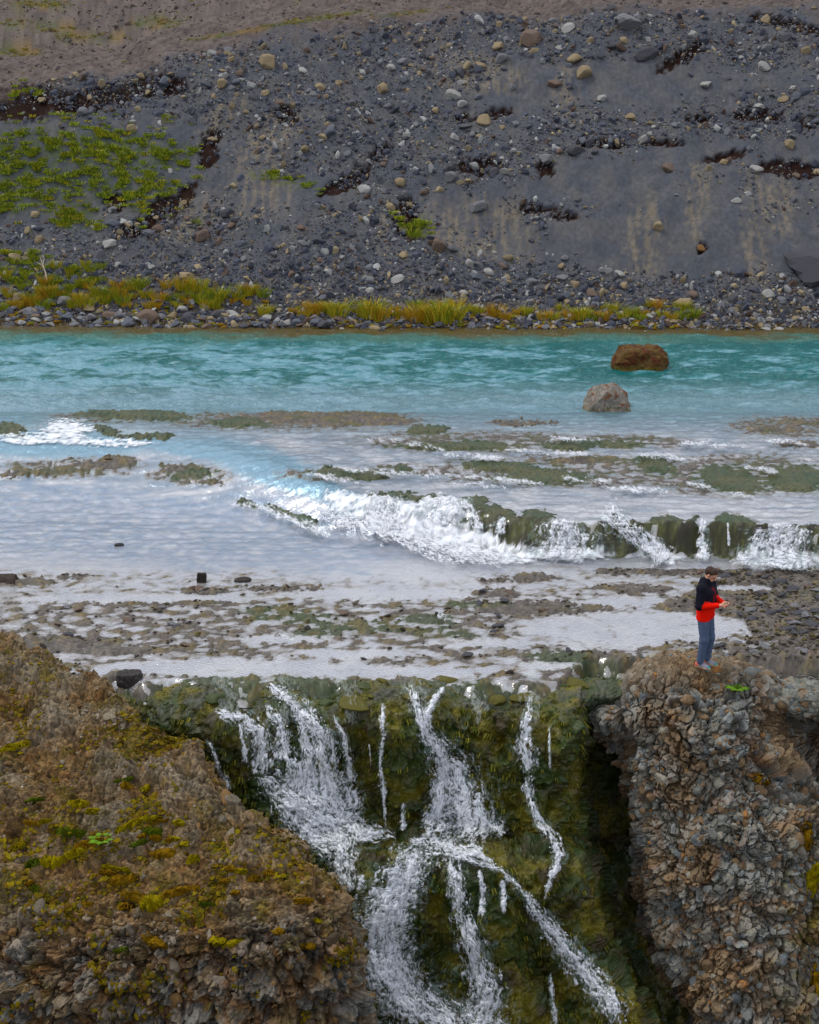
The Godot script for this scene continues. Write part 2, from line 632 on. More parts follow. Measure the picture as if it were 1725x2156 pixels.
func make_river() -> void:
	var nu := 430
	var nv := 280
	var v := PackedVector3Array()
	var c := PackedColorArray()
	v.resize(nu * nv)
	c.resize(nu * nv)
	var deep := lin(6, 92, 92)
	var deep2 := lin(36, 126, 130)
	var milky := lin(112, 154, 170)
	var grey := lin(118, 146, 160)
	var shoal := lin(78, 66, 20)
	for j in nv:
		var d := 62.5 - 20.5 * float(j) / (nv - 1)
		for i in nu:
			var s := float(i) / (nu - 1) * 2.0 - 1.0
			var x := s * (d * 0.32 + 2.0)
			var calm := sstep(60.5, 57.5, d)
			var y := wave(x, d) * (0.3 + 0.7 * calm) * sstep(42.0, 44.0, d) - 0.08 * sstep(42.9, 42.0, d)
			var a := n1.get_noise_2d(x * 0.25 + 3.0, d * 0.4)
			var b := n2.get_noise_2d(x * 0.9, d * 2.2)
			var col := deep.lerp(deep2, clampf(0.35 + a * 1.3 - x * 0.03 + b * 0.9, 0, 1))
			col = col.lerp(milky, clampf((0.25 - x * 0.035) + b * 1.3 + a, 0, 0.85) * sstep(58.5, 53.0, d))
			col = col.lerp(grey, sstep(49.0, 43.5, d) * 0.7)
			var e := d - shore(x) + a * 1.5
			col = col.lerp(lin(60, 104, 92), sstep(-5.0, -2.2, e))
			col = col.lerp(shoal, sstep(-2.8, -1.0, e))
			c[j * nu + i] = col
			v[j * nu + i] = Vector3(x, y, -d)
	tag(obj("river", grid(nu, nv, v, c, true), M.river), "turquoise glacial river flowing past the far bank", "river", "", "structure")

# ------------------------------------------------------------------ rapids and the rock shelf above the fall
const LEDGE_D := [[-150, 38.0], [100, 37.8], [300, 37.2], [500, 35.6], [640, 34.1], [750, 32.9], [900, 32.25], [1000, 31.85], [1100, 31.25], [1200, 31.1], [1350, 31.2], [1500, 31.1], [1600, 31.0], [1725, 30.75], [1900, 30.6]]
const LEDGE_W := [[-150, 8.0], [300, 7.0], [500, 4.6], [640, 2.8], [750, 1.7], [900, 1.0], [1000, 0.8], [1100, 0.7], [1200, 0.55], [1300, 0.5], [1350, 0.3], [1590, 0.28], [1640, 0.55], [1900, 0.6]]
const FOAM := [[140, 903, 50, 16], [90, 925, 100, 12], [240, 934, 90, 6], [740, 1068, 60, 26, 20], [850, 1100, 130, 36, 18], [960, 1140, 130, 34, 14], [1060, 1168, 75, 18, 8], [1180, 1172, 100, 14], [1390, 1170, 44, 16, 20], [1640, 1180, 90, 20], [1480, 1176, 18, 8], [930, 1075, 50, 24]]
const ROCKS := [[270, 870, 100, 12, 2, 1], [350, 877, 50, 9, 0, 1], [20, 904, 34, 14, 0, 1], [225, 907, 34, 8, 20, 1], [300, 919, 70, 6, 0, 1], [252, 970, 42, 11, 0, 0], [205, 978, 60, 8, 0, 0], [150, 992, 50, 6, 0, 0], [60, 998, 70, 7, 0, 0], [375, 985, 50, 5, 0, 0], [405, 1000, 50, 7, -5, 1], [440, 1016, 30, 6, 0, 0], [600, 880, 120, 8, 0, 0], [760, 888, 130, 10, 0, 0], [690, 872, 200, 4, 0, 0], [900, 905, 46, 9, 0, 1], [500, 890, 60, 8, 0, 1], [960, 940, 120, 8, 0, 1], [700, 994, 44, 9, 0, 1], [778, 1002, 40, 10, 0, 1], [850, 990, 24, 7, 0, 1], [1150, 1005, 90, 13, 0, 1], [1060, 985, 90, 8, 5, 1], [1380, 980, 40, 16, 20, 1], [1540, 1012, 66, 24, 8, 1], [1680, 1008, 66, 26, 0, 1], [1230, 970, 90, 8, 0, 0], [1300, 935, 60, 7, 0, 1], [1200, 940, 60, 8, 0, 1], [1000, 1060, 30, 16, 0, 1], [985, 1105, 24, 12, 0, 1], [1060, 1092, 44, 20, 25, 1], [1130, 1100, 40, 26, 0, 1], [640, 1098, 30, 10, 25, 1], [600, 1080, 40, 6, 22, 1], [1300, 1145, 26, 26, 30, 1], [1400, 1130, 44, 48, 0, 1], [1545, 1130, 56, 48, 0, 1], [1460, 1130, 16, 46, 0, 1], [830, 1045, 60, 6, 0, 1], [900, 1050, 40, 6, 0, 1], [1700, 890, 60, 6, 0, 0], [1640, 905, 60, 5, 0, 0], [1100, 890, 80, 5, 0, 0], [1680, 935, 50, 7, 0, 0], [1290, 1092, 8, 8, 0, 1], [525, 1062, 30, 5, 15, 1]]
const POOLS := [[1290, 1325, 170, 34], [1420, 1320, 140, 30], [480, 1405, 240, 16], [330, 1170, 420, 30], [880, 1200, 240, 20], [800, 1250, 180, 12], [820, 1415, 200, 12], [1150, 1400, 60, 8], [1300, 1270, 90, 8], [1560, 1240, 60, 8], [600, 1345, 90, 8], [1040, 1355, 90, 9], [300, 1260, 220, 10], [760, 1375, 140, 8]]
const FLOWS := [[620, 1302, 110, 14], [760, 1320, 120, 14], [900, 1310, 70, 18], [940, 1335, 80, 10], [560, 1285, 60, 10], [660, 1335, 60, 8], [1180, 1385, 70, 16], [1250, 1400, 60, 12], [1000, 1275, 70, 8], [520, 1440, 200, 16], [700, 1450, 200, 14], [980, 1450, 160, 16], [1060, 1470, 120, 20], [420, 1470, 80, 12]]
const DRY := [[1640, 1260, 190, 60], [1700, 1330, 140, 50], [1560, 1390, 200, 26], [1620, 1200, 180, 20], [1330, 1440, 180, 26], [1080, 1215, 110, 9], [1150, 1280, 160, 16], [1040, 1250, 60, 8], [1400, 1200, 160, 12], [150, 1355, 130, 16], [60, 1225, 60, 10], [250, 1370, 100, 9], [600, 1240, 120, 5], [780, 1190, 80, 5], [820, 1210, 40, 6], [430, 1247, 60, 5], [330, 1270, 180, 7], [150, 1215, 40, 6], [1500, 1280, 120, 22], [1330, 1240, 90, 9], [1250, 1385, 110, 14], [240, 1425, 30, 7], [830, 1440, 110, 9], [650, 1440, 60, 10]]

const UPPER := [[620, 886, 280, 22], [1000, 930, 260, 22], [1200, 992, 300, 34], [1560, 1000, 220, 44], [1660, 898, 130, 22], [150, 985, 150, 20], [400, 1000, 90, 20], [1300, 930, 160, 16], [700, 1000, 120, 14], [880, 990, 120, 14], [250, 876, 140, 14]]

const LIP := [[-200, 24.2], [200, 24.1], [330, 24.0], [430, 23.85], [1090, 23.75], [1180, 24.1], [1250, 25.0], [2000, 25.1]]

func shelf_level(d: float) -> float:
	return -0.97 - 0.022 * (30.5 - minf(d, 30.5))

func water_level(x: float, d: float, px: float) -> float:
	var low := shelf_level(d)
	var up := lerpf(-0.2, 0.0, sstep(31.0, 42.5, d)) - 0.07 * sstep(36.5, 35.5, d) * sstep(600, 800, px) - 0.0
	var l := table(LEDGE_D, px) + 0.25 * n1.get_noise_2d(x * 0.9, 4.0) * sstep(600, 900, px)
	var w := table(LEDGE_W, px)
	return lerpf(low, up, sstep(l - w * 0.5, l + w * 0.5, d))

var map_mid: PackedFloat32Array
var bed_v: PackedVector3Array
func make_rapids() -> void:
	var nu := 540
	var nv := 310
	var m_foam := bake(FOAM)
	var m_bare := bake(ROCKS.filter(func(r): return r[5] == 0))
	var m_mossy := bake(ROCKS.filter(func(r): return r[5] == 1))
	var m_dry := bake(DRY)
	var m_pool := bake(POOLS)
	var m_flow := bake(FLOWS)
	var m_up := bake(UPPER)
	var m_blue := bake([[300, 1110, 420, 70], [520, 1160, 350, 40], [100, 1070, 250, 50]])
	var m_chan := bake([[560, 980, 170, 36, 20], [420, 945, 160, 20, 8], [120, 935, 200, 28], [700, 1040, 70, 26, 30], [0, 880, 70, 20]])
	var v := PackedVector3Array()
	var c := PackedColorArray()
	var bv := PackedVector3Array()
	var bc := PackedColorArray()
	for a in [v, bv]: a.resize(nu * nv)
	for a in [c, bc]: a.resize(nu * nv)
	var fo := PackedFloat32Array()
	fo.resize(nu * nv)
	var gone := PackedByteArray()
	gone.resize(nu * nv)
	var pale := lin(206, 206, 209)
	var lav := lin(190, 192, 200)
	var chan := lin(122, 164, 184)
	var turq := lin(104, 148, 162)
	var blue := lin(124, 148, 176)
	var white := lin(232, 236, 242)
	var dark := lin(84, 76, 68)
	var dark2 := lin(116, 106, 96)
	var olive := lin(84, 86, 30)
	var green := lin(52, 78, 42)
	var ochre := lin(128, 106, 44)
	for j in nv:
		var d := 43.3 - 20.4 * pow(float(j) / (nv - 1), 0.85)
		for i in nu:
			var s := float(i) / (nu - 1) * 2.0 - 1.0
			var x := s * (d * 0.30 + 2.2)
			var depth := d * cp + 9.6 * sp
			var px := 862.5 + F * x / depth
			var y := water_level(x, d, px)
			var q := proj(Vector3(x, y, -d))
			var a := n1.get_noise_2d(x * 0.7, d * 0.9)
			var b := n2.get_noise_2d(x * 2.2, d * 2.2)
			var f := n2.get_noise_2d(x * 5.5 + 31.0, d * 5.5)
			var qx := q.x + b * 18.0
			var qy := q.y + f * 7.0 + a * 5.0
			var upper := sstep(1060, 1000, qy) + 0.0
			# water
			var k := j * nu + i
			var foam := clampf(at(m_foam, qx, qy) * 1.4 + f * 0.5 - 0.25, 0, 1)
			var rough := sstep(1240, 1120, q.y)
			var wy := y + rough * (0.026 * b + 0.012 * n2.get_noise_2d(x * 2.2 + 5.0, d * 5.0)) + 0.004 * f
			wy += foam * (0.06 * b + 0.03 * f + 0.03) * sstep(400, 520, px) + rough * 0.022 * n1.get_noise_2d(x * 0.3 + 60.0, d * 2.3)
			var cc := pale.lerp(lav, clampf(0.5 + a, 0, 1))
			cc = cc.lerp(lin(124, 144, 160), 0.7 * sstep(1080, 1010, qy) * clampf(0.6 + a, 0, 1))
			cc = cc.lerp(lin(128, 144, 160), 0.75 * rough * clampf(n2.get_noise_2d(x * 0.45, d * 2.6) * 1.6 + 0.1, 0, 1))
			cc = cc.lerp(blue, 0.6 * at(m_blue, qx + a * 120.0, qy + a * 30.0) * clampf(0.75 + b, 0, 1))
			cc = cc.lerp(chan, 0.9 * at(m_chan, qx, qy))
			cc = cc.lerp(turq, 0.85 * sstep(930, 868, qy + a * 22.0))
			# bed
			var rk := at(m_bare, qx, qy)
			var mossy := at(m_mossy, qx, qy)
			if mossy > rk:
				rk = mossy
				mossy = 1.0
			else:
				mossy = 0.0
			var streak := n2.get_noise_2d(x * 7.0 + d * 1.5, d * 1.3)
			var h := nridge.get_noise_2d(x * 1.2, d * 1.9) * 0.5 + b * 0.45 + f * 0.2
			var by := y - 0.11 + 0.03 * b
			var bcol := dark.lerp(dark2, clampf(0.5 + b + f, 0, 1))
			if q.y < 1200.0:
				var cov := at(m_up, qx, qy)
				if cov > 0.0:
					by = y + (h + streak * 0.3 - lerpf(0.9, 0.16, cov)) * 0.10
					bcol = bcol.lerp(olive, clampf(a * 1.6 + 0.1, 0, 0.7))
				if rk > 0.0:
					by = maxf(by, y - 0.11 + sstep(0.0, 1.0, rk) * (0.15 + 0.02 * mossy + 0.03 * a + 0.025 * b + 0.05 * streak))
					if mossy > 0.5:
						bcol = olive.lerp(green, clampf(0.5 + a * 1.2 + streak, 0, 1)).lerp(bcol, clampf(f * 0.8, 0, 0.6))
					else:
						bcol = bcol.lerp(ochre, clampf(b * 1.6, 0, 0.6))
				var ld := table(LEDGE_D, px)
				var lw := table(LEDGE_W, px)
				var face := sstep(960, 1020, px) * sstep(lw * 0.75, lw * 0.4, absf(d - ld - 0.05))
				if face > 0.0:
					by = lerpf(by, y + 0.04 + 0.10 * b + 0.03 * f + 0.05 * a, face)
					bcol = bcol.lerp(olive.lerp(lin(50, 46, 18), clampf(0.4 + b * 1.6, 0, 1)), face)
			else:
				var cover := 0.22 + 0.28 * sstep(1220, 1290, q.y)
				cover = maxf(cover, at(m_dry, qx, qy) * 0.85)
				var fl := at(m_flow, qx, qy)
				cover = maxf(cover, fl * 0.62)
				cover -= at(m_pool, qx, qy) * 0.75
				cover = maxf(cover, 0.75 * sstep(1445, 1480, q.y))
				by = shelf_level(d) + (h + streak * 0.2 * fl - lerpf(0.75, -0.4, clampf(cover, 0, 1))) * 0.12
				by = minf(by, shelf_level(d) + 0.055 + 0.025 * f + 0.02 * b)
				bcol = bcol.lerp(olive, clampf(fl * 0.8 + a * 0.7 - 0.05, 0, 0.9))
				bcol = bcol.lerp(green, clampf(fl - 0.4 + b * 0.5, 0, 0.6))
				bcol = bcol.lerp(ochre, clampf(b * 1.5 + a - 0.3, 0, 0.55))
			fo[k] = foam
			wy -= 0.08 * sstep(42.4, 43.3, d)
			by -= 0.08 * sstep(42.4, 43.3, d)
			var lip := maxf(table(LIP, px) + 0.3 * n1.get_noise_2d(x * 0.9, 77.0) - d, 0.0) * 1.1
			by -= lip
			wy -= lip
			gone[k] = 1 if lip > 0.35 else 0
			if by > wy - 0.004 and by < wy + 0.004:
				by += 0.004
			if q.y > 1185.0:
				cc = cc.lerp(lin(160, 150, 138), 0.6 * clampf(n1.get_noise_2d(x * 1.1 + 40.0, d * 1.9) * 1.8 + b * 0.7, 0, 1) * (1.0 - at(m_pool, qx, qy)))
			cc = cc.lerp(bcol.lerp(lin(150, 140, 128), 0.4), 0.75 * sstep(-0.05, 0.0, by - wy))
			v[k] = Vector3(x, wy, -d)
			c[k] = cc
			bv[k] = Vector3(x, by, -d)
			bc[k] = bcol * (1.0 + 0.7 * nfine.get_noise_2d(x * 11.0, d * 11.0))
	tag(obj("rapids_water", grid(nu, nv, v, c, true, gone), M.rapids), "pale shallow water sliding over the rock shelf and ledges", "water", "", "structure")
	tag(obj("riverbed", grid(nu, nv, bv, bc, true, gone), M.bed), "dark wet rock bed showing through the shallow water", "riverbed", "", "structure")
	for k in v.size():
		if gone[k]: # beyond the lip there is no shelf
			v[k] = Vector3(0, 90, 50)
			bv[k] = v[k]
	map_mid = map_add(map_add(new_map(), v), bv)
	bed_v = bv
	# the foam lies on the water where it breaks
	var parts := [[-200, 460, "white foam below the weir at the upper left"], [460, 1120, "churning white foam of the central chute"], [1120, 1330, "white foam at the foot of the ledge curtain"], [1330, 1520, "white foam where the smooth tongue lands"], [1520, 2000, "white foam under the right hand fall"]]
	for s in parts:
		var fv := PackedVector3Array()
		var fi := PackedInt32Array()
		var fc := PackedColorArray()
		var ids := {}
		for j in nv - 1:
			for i in nu - 1:
				var k := j * nu + i
				if maxf(maxf(fo[k], fo[k + 1]), maxf(fo[k + nu], fo[k + nu + 1])) < 0.02:
					continue
				if gone[k] or gone[k + 1] or gone[k + nu] or gone[k + nu + 1]:
					continue
				var px := 862.5 + F * v[k].x / (-v[k].z * cp + 9.6 * sp)
				if px < s[0] or px >= s[1]:
					continue
				var q := []
				for t in [k, k + 1, k + nu, k + nu + 1]:
					if not ids.has(t):
						ids[t] = fv.size()
						var w := v[t]
						var lift: float = 0.012 + (0.05 * domes(w, 2.0) + 0.03 * domes(w, 5.0)) * fo[t] * (0.4 if s[0] < 0 else 1.0)
						fc.append(Color(white.r, white.g, white.b, clampf(fo[t] * 1.3 - 0.52 + 0.9 * n2.get_noise_2d(w.x * 1.2 + w.z * 1.2, w.z * 5.0 - w.x * 2.0) + 0.5 * nfine.get_noise_3dv(w * 6.0), 0.0, 1.0)))
						fv.append((Vector3(w.x, maxf(w.y, bv[t].y - 0.03) + lift, w.z + lift)) * U)
					q.append(ids[t])
				fi.append_array([q[0], q[1], q[2], q[1], q[3], q[2]])
		if fi.size():
			tag(obj("foam", tris(fv, fi, fc, soft_normals(fv, fi)), M.sheet), s[2], "foam", "", "stuff")

# ------------------------------------------------------------------ the foreground rock
const OUTCROP := [
	[[-150, 1262, 26.50], [0, 1316, 25.80], [70, 1350, 25.20], [140, 1386, 24.60], [205, 1412, 24.20], [240, 1440, 23.80], [252, 1470, 24.00], [252, 1510, 24.40]],
	[[-150, 1400, 23.95], [0, 1412, 23.85], [100, 1436, 23.55], [190, 1462, 23.25], [265, 1490, 22.95], [325, 1520, 22.65], [340, 1560, 23.05], [340, 1620, 23.55]],
	[[-150, 1520, 22.60], [0, 1530, 22.50], [120, 1545, 22.30], [240, 1552, 22.10], [350, 1560, 22.00], [430, 1578, 21.90], [448, 1625, 22.40], [448, 1700, 23.00]],
	[[-150, 1640, 21.40], [0, 1640, 21.30], [140, 1640, 21.20], [280, 1645, 21.10], [400, 1650, 21.00], [492, 1668, 21.00], [515, 1715, 21.60], [515, 1800, 22.30]],
	[[-150, 1760, 20.4], [0, 1755, 20.4], [160, 1750, 20.3], [320, 1745, 20.2], [470, 1745, 20.1], [606, 1745, 20.2], [640, 1795, 20.8], [640, 1890, 21.6]],
	[[-150, 1880, 19.4], [0, 1875, 19.4], [180, 1865, 19.3], [370, 1855, 19.2], [550, 1850, 19.1], [705, 1855, 19.3], [735, 1900, 20.0], [735, 2000, 20.8]],
	[[-150, 2000, 18.7], [0, 1990, 18.7], [190, 1975, 18.6], [390, 1965, 18.5], [580, 1960, 18.5], [738, 1965, 18.8], [760, 1990, 19.6], [765, 2080, 20.4]],
	[[-150, 2100, 18.35], [0, 2090, 18.3], [195, 2080, 18.2], [395, 2075, 18.2], [590, 2070, 18.25], [748, 2065, 18.6], [775, 2090, 19.4], [785, 2180, 20.2]],
	[[-150, 2240, 18.05], [0, 2235, 18.0], [200, 2230, 17.95], [400, 2230, 17.95], [600, 2225, 18.05], [772, 2210, 18.4], [800, 2220, 19.2], [805, 2290, 20.0]]]

const PROMONTORY := [
	[[1330, 1500, 25.40], [1335, 1432, 24.80], [1388, 1390, 24.55], [1440, 1384, 24.50], [1520, 1396, 24.40], [1590, 1420, 24.20], [1640, 1440, 24.20], [1720, 1450, 24.40], [1830, 1455, 24.60]],
	[[1280, 1535, 24.60], [1272, 1496, 23.70], [1365, 1446, 23.70], [1450, 1428, 23.85], [1530, 1432, 23.85], [1600, 1458, 23.60], [1625, 1490, 23.90], [1690, 1505, 26.2], [1830, 1505, 26.4]],
	[[1315, 1590, 24.50], [1334, 1548, 23.50], [1400, 1520, 23.30], [1460, 1515, 23.20], [1540, 1515, 23.20], [1602, 1535, 23.40], [1632, 1560, 24.10], [1690, 1560, 26.4], [1830, 1560, 26.6]],
	[[1322, 1650, 24.4], [1342, 1625, 23.3], [1400, 1610, 23.0], [1470, 1605, 22.9], [1560, 1605, 22.9], [1640, 1612, 23.1], [1680, 1628, 23.7], [1720, 1640, 25.0], [1830, 1650, 25.4]],
	[[1338, 1720, 24.2], [1358, 1710, 23.0], [1420, 1710, 22.7], [1490, 1710, 22.6], [1570, 1710, 22.5], [1650, 1710, 22.6], [1700, 1705, 22.9], [1750, 1700, 23.1], [1830, 1690, 23.5]],
	[[1344, 1800, 24.0], [1366, 1800, 22.7], [1430, 1800, 22.4], [1500, 1800, 22.3], [1580, 1800, 22.2], [1660, 1800, 22.25], [1710, 1800, 22.35], [1760, 1800, 22.5], [1830, 1800, 22.7]],
	[[1354, 1900, 23.8], [1377, 1900, 22.5], [1440, 1900, 22.15], [1510, 1900, 22.0], [1590, 1900, 21.95], [1670, 1900, 22.0], [1715, 1900, 22.05], [1765, 1900, 22.1], [1830, 1900, 22.4]],
	[[1384, 2000, 23.6], [1406, 2000, 22.25], [1460, 2000, 21.95], [1530, 2000, 21.75], [1600, 2000, 21.7], [1680, 2000, 21.7], [1720, 2000, 21.75], [1770, 2000, 21.8], [1840, 2000, 22.1]],
	[[1438, 2100, 23.3], [1460, 2100, 22.0], [1510, 2100, 21.7], [1570, 2100, 21.5], [1630, 2100, 21.45], [1700, 2100, 21.45], [1735, 2100, 21.5], [1780, 2100, 21.5], [1850, 2100, 21.8]],
	[[1480, 2260, 23.0], [1500, 2250, 21.7], [1540, 2250, 21.4], [1590, 2250, 21.25], [1650, 2250, 21.2], [1710, 2250, 21.2], [1745, 2250, 21.25], [1790, 2250, 21.3], [1850, 2250, 21.5]]]

# distance of the fall's rock face by column, for the rows at CLIFF_Y
const CLIFF_Y := [1425, 1472, 1506, 1545, 1610, 1690, 1765, 1800, 1850, 1930, 2010, 2090, 2180, 2280]
const CLIFF_X := [225, 330, 430, 520, 610, 690, 770, 850, 930, 1010, 1090, 1165, 1225]
const CLIFF_D := [24.4, 23.5, 23.12, 22.98, 22.95, 22.9, 22.7, 21.9, 21.45, 21.3, 21.15, 20.85, 20.6, 20.3]

func cliff_rows() -> Array:
	var rows := []
	var dark_at := [[1395, 1222], [1490, 1214], [1600, 1196], [1700, 1200], [1800, 1212], [1900, 1230], [2000, 1265], [2150, 1345], [2280, 1410]]
	for j in CLIFF_Y.size():
		var py: float = CLIFF_Y[j]
		var row := []
		var edge := table(dark_at, py)
		for x: float in CLIFF_X:
			var px := 225.0 + (x - 225.0) / 1000.0 * (edge - 225.0)
			var d: float = CLIFF_D[j]
			var y := py
			var drop := sstep(1470, 1560, py)
			d += 0.45 * drop * blob([790, 1680, 70, 110], px, py)
			d += 0.2 * drop * sin(px * 0.021 + py * 0.004)
			d += 0.16 * drop * sin(px * 0.047 - py * 0.011 + 2.0)
			d -= 0.25 * blob([960, 1820, 120, 60], px, py)
			d -= 0.3 * drop * blob([640, 1760, 140, 70], px, py)
			d -= 0.25 * blob([1080, 1900, 90, 90], px, py)
			d -= 0.35 * blob([930, 1930, 80, 80], px, py)
			if px < 500 and j > 0:
				d += 0.35 * sstep(500, 300, px)
			if j >= 1 and j <= 3:
				y += 14.0 * sin(px * 0.013 + 0.5) + 13.0 * sin(px * 0.037 + 1.0) + 8.0 * sin(px * 0.071) - (14.0 if px > 800.0 and px < 1080.0 else 0.0)
			row.append([px, y, d])
		var deep := sstep(1455, 1540, py)
		var d0: float = CLIFF_D[j]
		row.append([edge + 12.0, py, d0 + 1.2 * deep])
		row.append([edge + 45.0, py, d0 + 2.6 * deep])
		row.append([edge + 120.0, py, d0 + 3.4 * deep])
		row.append([edge + 280.0, py, d0 + 3.4 * deep])
		rows.append(row)
	return rows

func cells(p: Vector3, k: float) -> float:
	return ncell.get_noise_3dv(p * k) + 1.0

func domes(p: Vector3, k: float) -> float:
	var r := ndist.get_noise_3dv(p * k) + 1.0
	return sqrt(maxf(0.0, 1.0 - r * r * 1.15))

# jointed rock: each block stands a little prouder or deeper than its neighbours, with a crack between
func jointed(p: Vector3, k: float, proud: float, crack: float) -> float:
	return proud * ncellv.get_noise_3dv(p * k) - crack * (1.0 - sstep(0.0, 0.2, ncell.get_noise_3dv(p * k) + 1.0))

func net_surface(net: Array, nu: int, nv: int) -> PackedVector3Array:
	var v := PackedVector3Array()
	v.resize(nu * nv)
	for j in nv:
		for i in nu:
			v[j * nu + i] = net_sample(net, float(i) / (nu - 1), float(j) / (nv - 1))
	return v

func net_normals(v: PackedVector3Array, nu: int, nv: int) -> PackedVector3Array:
	var nn := PackedVector3Array()
	nn.resize(v.size())
	var e := 3
	for j in nv:
		for i in nu:
			var a := v[j * nu + mini(i + e, nu - 1)] - v[j * nu + maxi(i - e, 0)]
			var b := v[maxi(j - e, 0) * nu + i] - v[mini(j + e, nv - 1) * nu + i]
			nn[j * nu + i] = a.cross(b).normalized()
	return nn

var map_out: PackedFloat32Array
var map_prom: PackedFloat32Array
var map_cliff: PackedFloat32Array
var outcrop: Node3D
var promontory: Node3D
var out_v: PackedVector3Array
var out_n: PackedVector3Array
var prom_v: PackedVector3Array
var prom_n: PackedVector3Array
var cliff_v: PackedVector3Array
var cliff_n: PackedVector3Array
var side_v: PackedVector3Array
var side_n: PackedVector3Array
var side_rock: Node3D

func make_outcrop() -> void:
	var nu := 400
	var nv := 430
	var v := net_surface(to_net(OUTCROP), nu, nv)
	var nn := net_normals(v, nu, nv)
	var c := PackedColorArray()
	c.resize(v.size())
	var brown := lin(136, 108, 66)
	var grey := lin(140, 126, 104)
	var rust := lin(130, 88, 38)
	var dark := lin(58, 48, 42)
	var olive := lin(118, 100, 26)
	var slate := lin(112, 112, 108)
	for k in v.size():
		var p := v[k]
		var q := proj(p)
		var a := n1.get_noise_3dv(p * 0.8)
		var b := n2.get_noise_3dv(p * 2.4)
		var r := nridge.get_noise_3dv(p * 1.3)
		var f := nfine.get_noise_3dv(p * 7.0)
		var low := sstep(1900, 2010, q.y + a * 90.0)
		var w := p + Vector3(b, f, a) * 0.08
		var cell := cells(w, 4.0)
		var big := cells(w * Vector3(1, 1.3, 1), 1.3)
		var w0 := p + Vector3(b, f, a) * 0.12
		var slab := n1.get_noise_3dv(p * Vector3(0.5, 2.2, 0.9) + Vector3(0, 7, 0))
		var h := 0.20 * a + 0.14 * r + 0.08 * b + 0.03 * f + 0.16 * slab + 0.14 * domes(w0, 1.5)
		h += low * (0.26 * minf(big, 0.6)) + jointed(w, 2.3, 0.02 + 0.055 * low, 0.03 + 0.08 * low) + jointed(w + Vector3(5, 5, 5), 5.2, 0.016 + 0.035 * low, 0.025 + 0.035 * low)
		var fine := cells(w, 9.0)
		h += 0.05 * minf(fine, 0.5)
		v[k] = p + nn[k] * (h - 0.3)
		var cv := ncellv.get_noise_3dv(w * 4.0)
		var col := brown.lerp(grey, clampf(0.45 + a * 1.2 + b * 0.6 + cv * 0.25, 0, 1))
		col = col.lerp(rust, clampf(b * 1.2 - a * 0.8 - 0.05, 0, 0.75))
		col = col.lerp(olive, clampf(n1.get_noise_3dv(p * 1.1 + Vector3(40, 0, 0)) * 2.2 + f * 0.5 - 0.35, 0, 0.85))
		col = col.lerp(slate, low * clampf(0.55 + cv * 0.5, 0, 0.9))
		col = col.lerp(rust, low * clampf((0.16 - big) * 5.0, 0, 0.8))
		col = col.lerp(dark, clampf((0.13 - cell) * 4.0, 0, 0.6)) * (1.0 + 0.7 * nfine.get_noise_3dv(p * 12.0)) * (1.0 + 0.35 * ncellv.get_noise_3dv((w + Vector3(5, 5, 5)) * 5.2))
		c[k] = col
	outcrop = base("rock_outcrop")
	tag(outcrop, "broad brown mossy rock slope filling the lower left beside the waterfall", "rock")
	obj("rock_face", grid(nu, nv, v, c, false), M.rock, outcrop)
	map_out = map_add(new_map(), v)
	out_v = v
	out_n = nn

func make_promontory() -> void:
	var nu := 270
	var nv := 400
	var v := net_surface(to_net(PROMONTORY), nu, nv)
	var nn := net_normals(v, nu, nv)
	var c := PackedColorArray()
	c.resize(v.size())
	var grey := lin(160, 156, 142)
	var blue := lin(138, 142, 140)
	var brown := lin(146, 118, 82)
	var orange := lin(150, 98, 44)
	var olive := lin(112, 100, 24)
	for k in v.size():
		var p := v[k]
		var q := proj(p)
		var a := n1.get_noise_3dv(p * 0.8 + Vector3(9, 0, 0))
		var b := n2.get_noise_3dv(p * 2.2)
		var f := nfine.get_noise_3dv(p * 7.0)
		var w := p + Vector3(b, f, a) * 0.07 + Vector3(a, n1.get_noise_3dv(p * 0.6), -a) * 0.35
		var big := cells(w, 1.25)
		var mid := cells(w, 2.6)
		var cell := cells(w, 6.5)
		var flat := sstep(1470, 1410, q.y)
		var h := 0.14 * a + 0.5 * domes(w, 1.2) + 0.16 * domes(w + Vector3(2, 0, 0), 2.6) + 0.12 * minf(big, 0.6) + jointed(w, 3.4, 0.06, 0.10) + jointed(w + Vector3(3, 3, 3), 6.5, 0.05, 0.07) + 0.04 * b + 0.015 * f
		h *= 1.0 - 0.75 * flat
		v[k] = p + nn[k] * (h - 0.46 * (1.0 - flat) + 0.06 * flat)
		var cv := ncellv.get_noise_3dv((w + Vector3(3, 3, 3)) * 6.5)
		var col := grey.lerp(blue, clampf(0.5 + cv * 0.5, 0, 1))
		col = col.lerp(brown, clampf(0.35 + a * 1.4 + ncellv.get_noise_3dv(w * 1.25) * 0.5, 0, 0.85))
		col = col.lerp(orange, clampf((0.13 - big) * 3.0 + b * 0.5 - 0.05, 0, 0.6))
		col = col.lerp(brown, flat * 0.7)
		col = col.lerp(olive, clampf(sstep(1600, 1720, q.x) * sstep(1650, 1900, q.y) * (0.4 + b * 2.0), 0, 0.8))
		col *= 1.0 + 0.45 * cv
		c[k] = col
	promontory = base("rock_promontory")
	tag(promontory, "grey and tan knobbly rock buttress beneath the standing man", "rock")
	obj("rock_face", grid(nu, nv, v, c, false), M.rock, promontory)
	map_prom = map_add(new_map(), v)
	prom_v = v
	prom_n = nn
	make_side_rock()

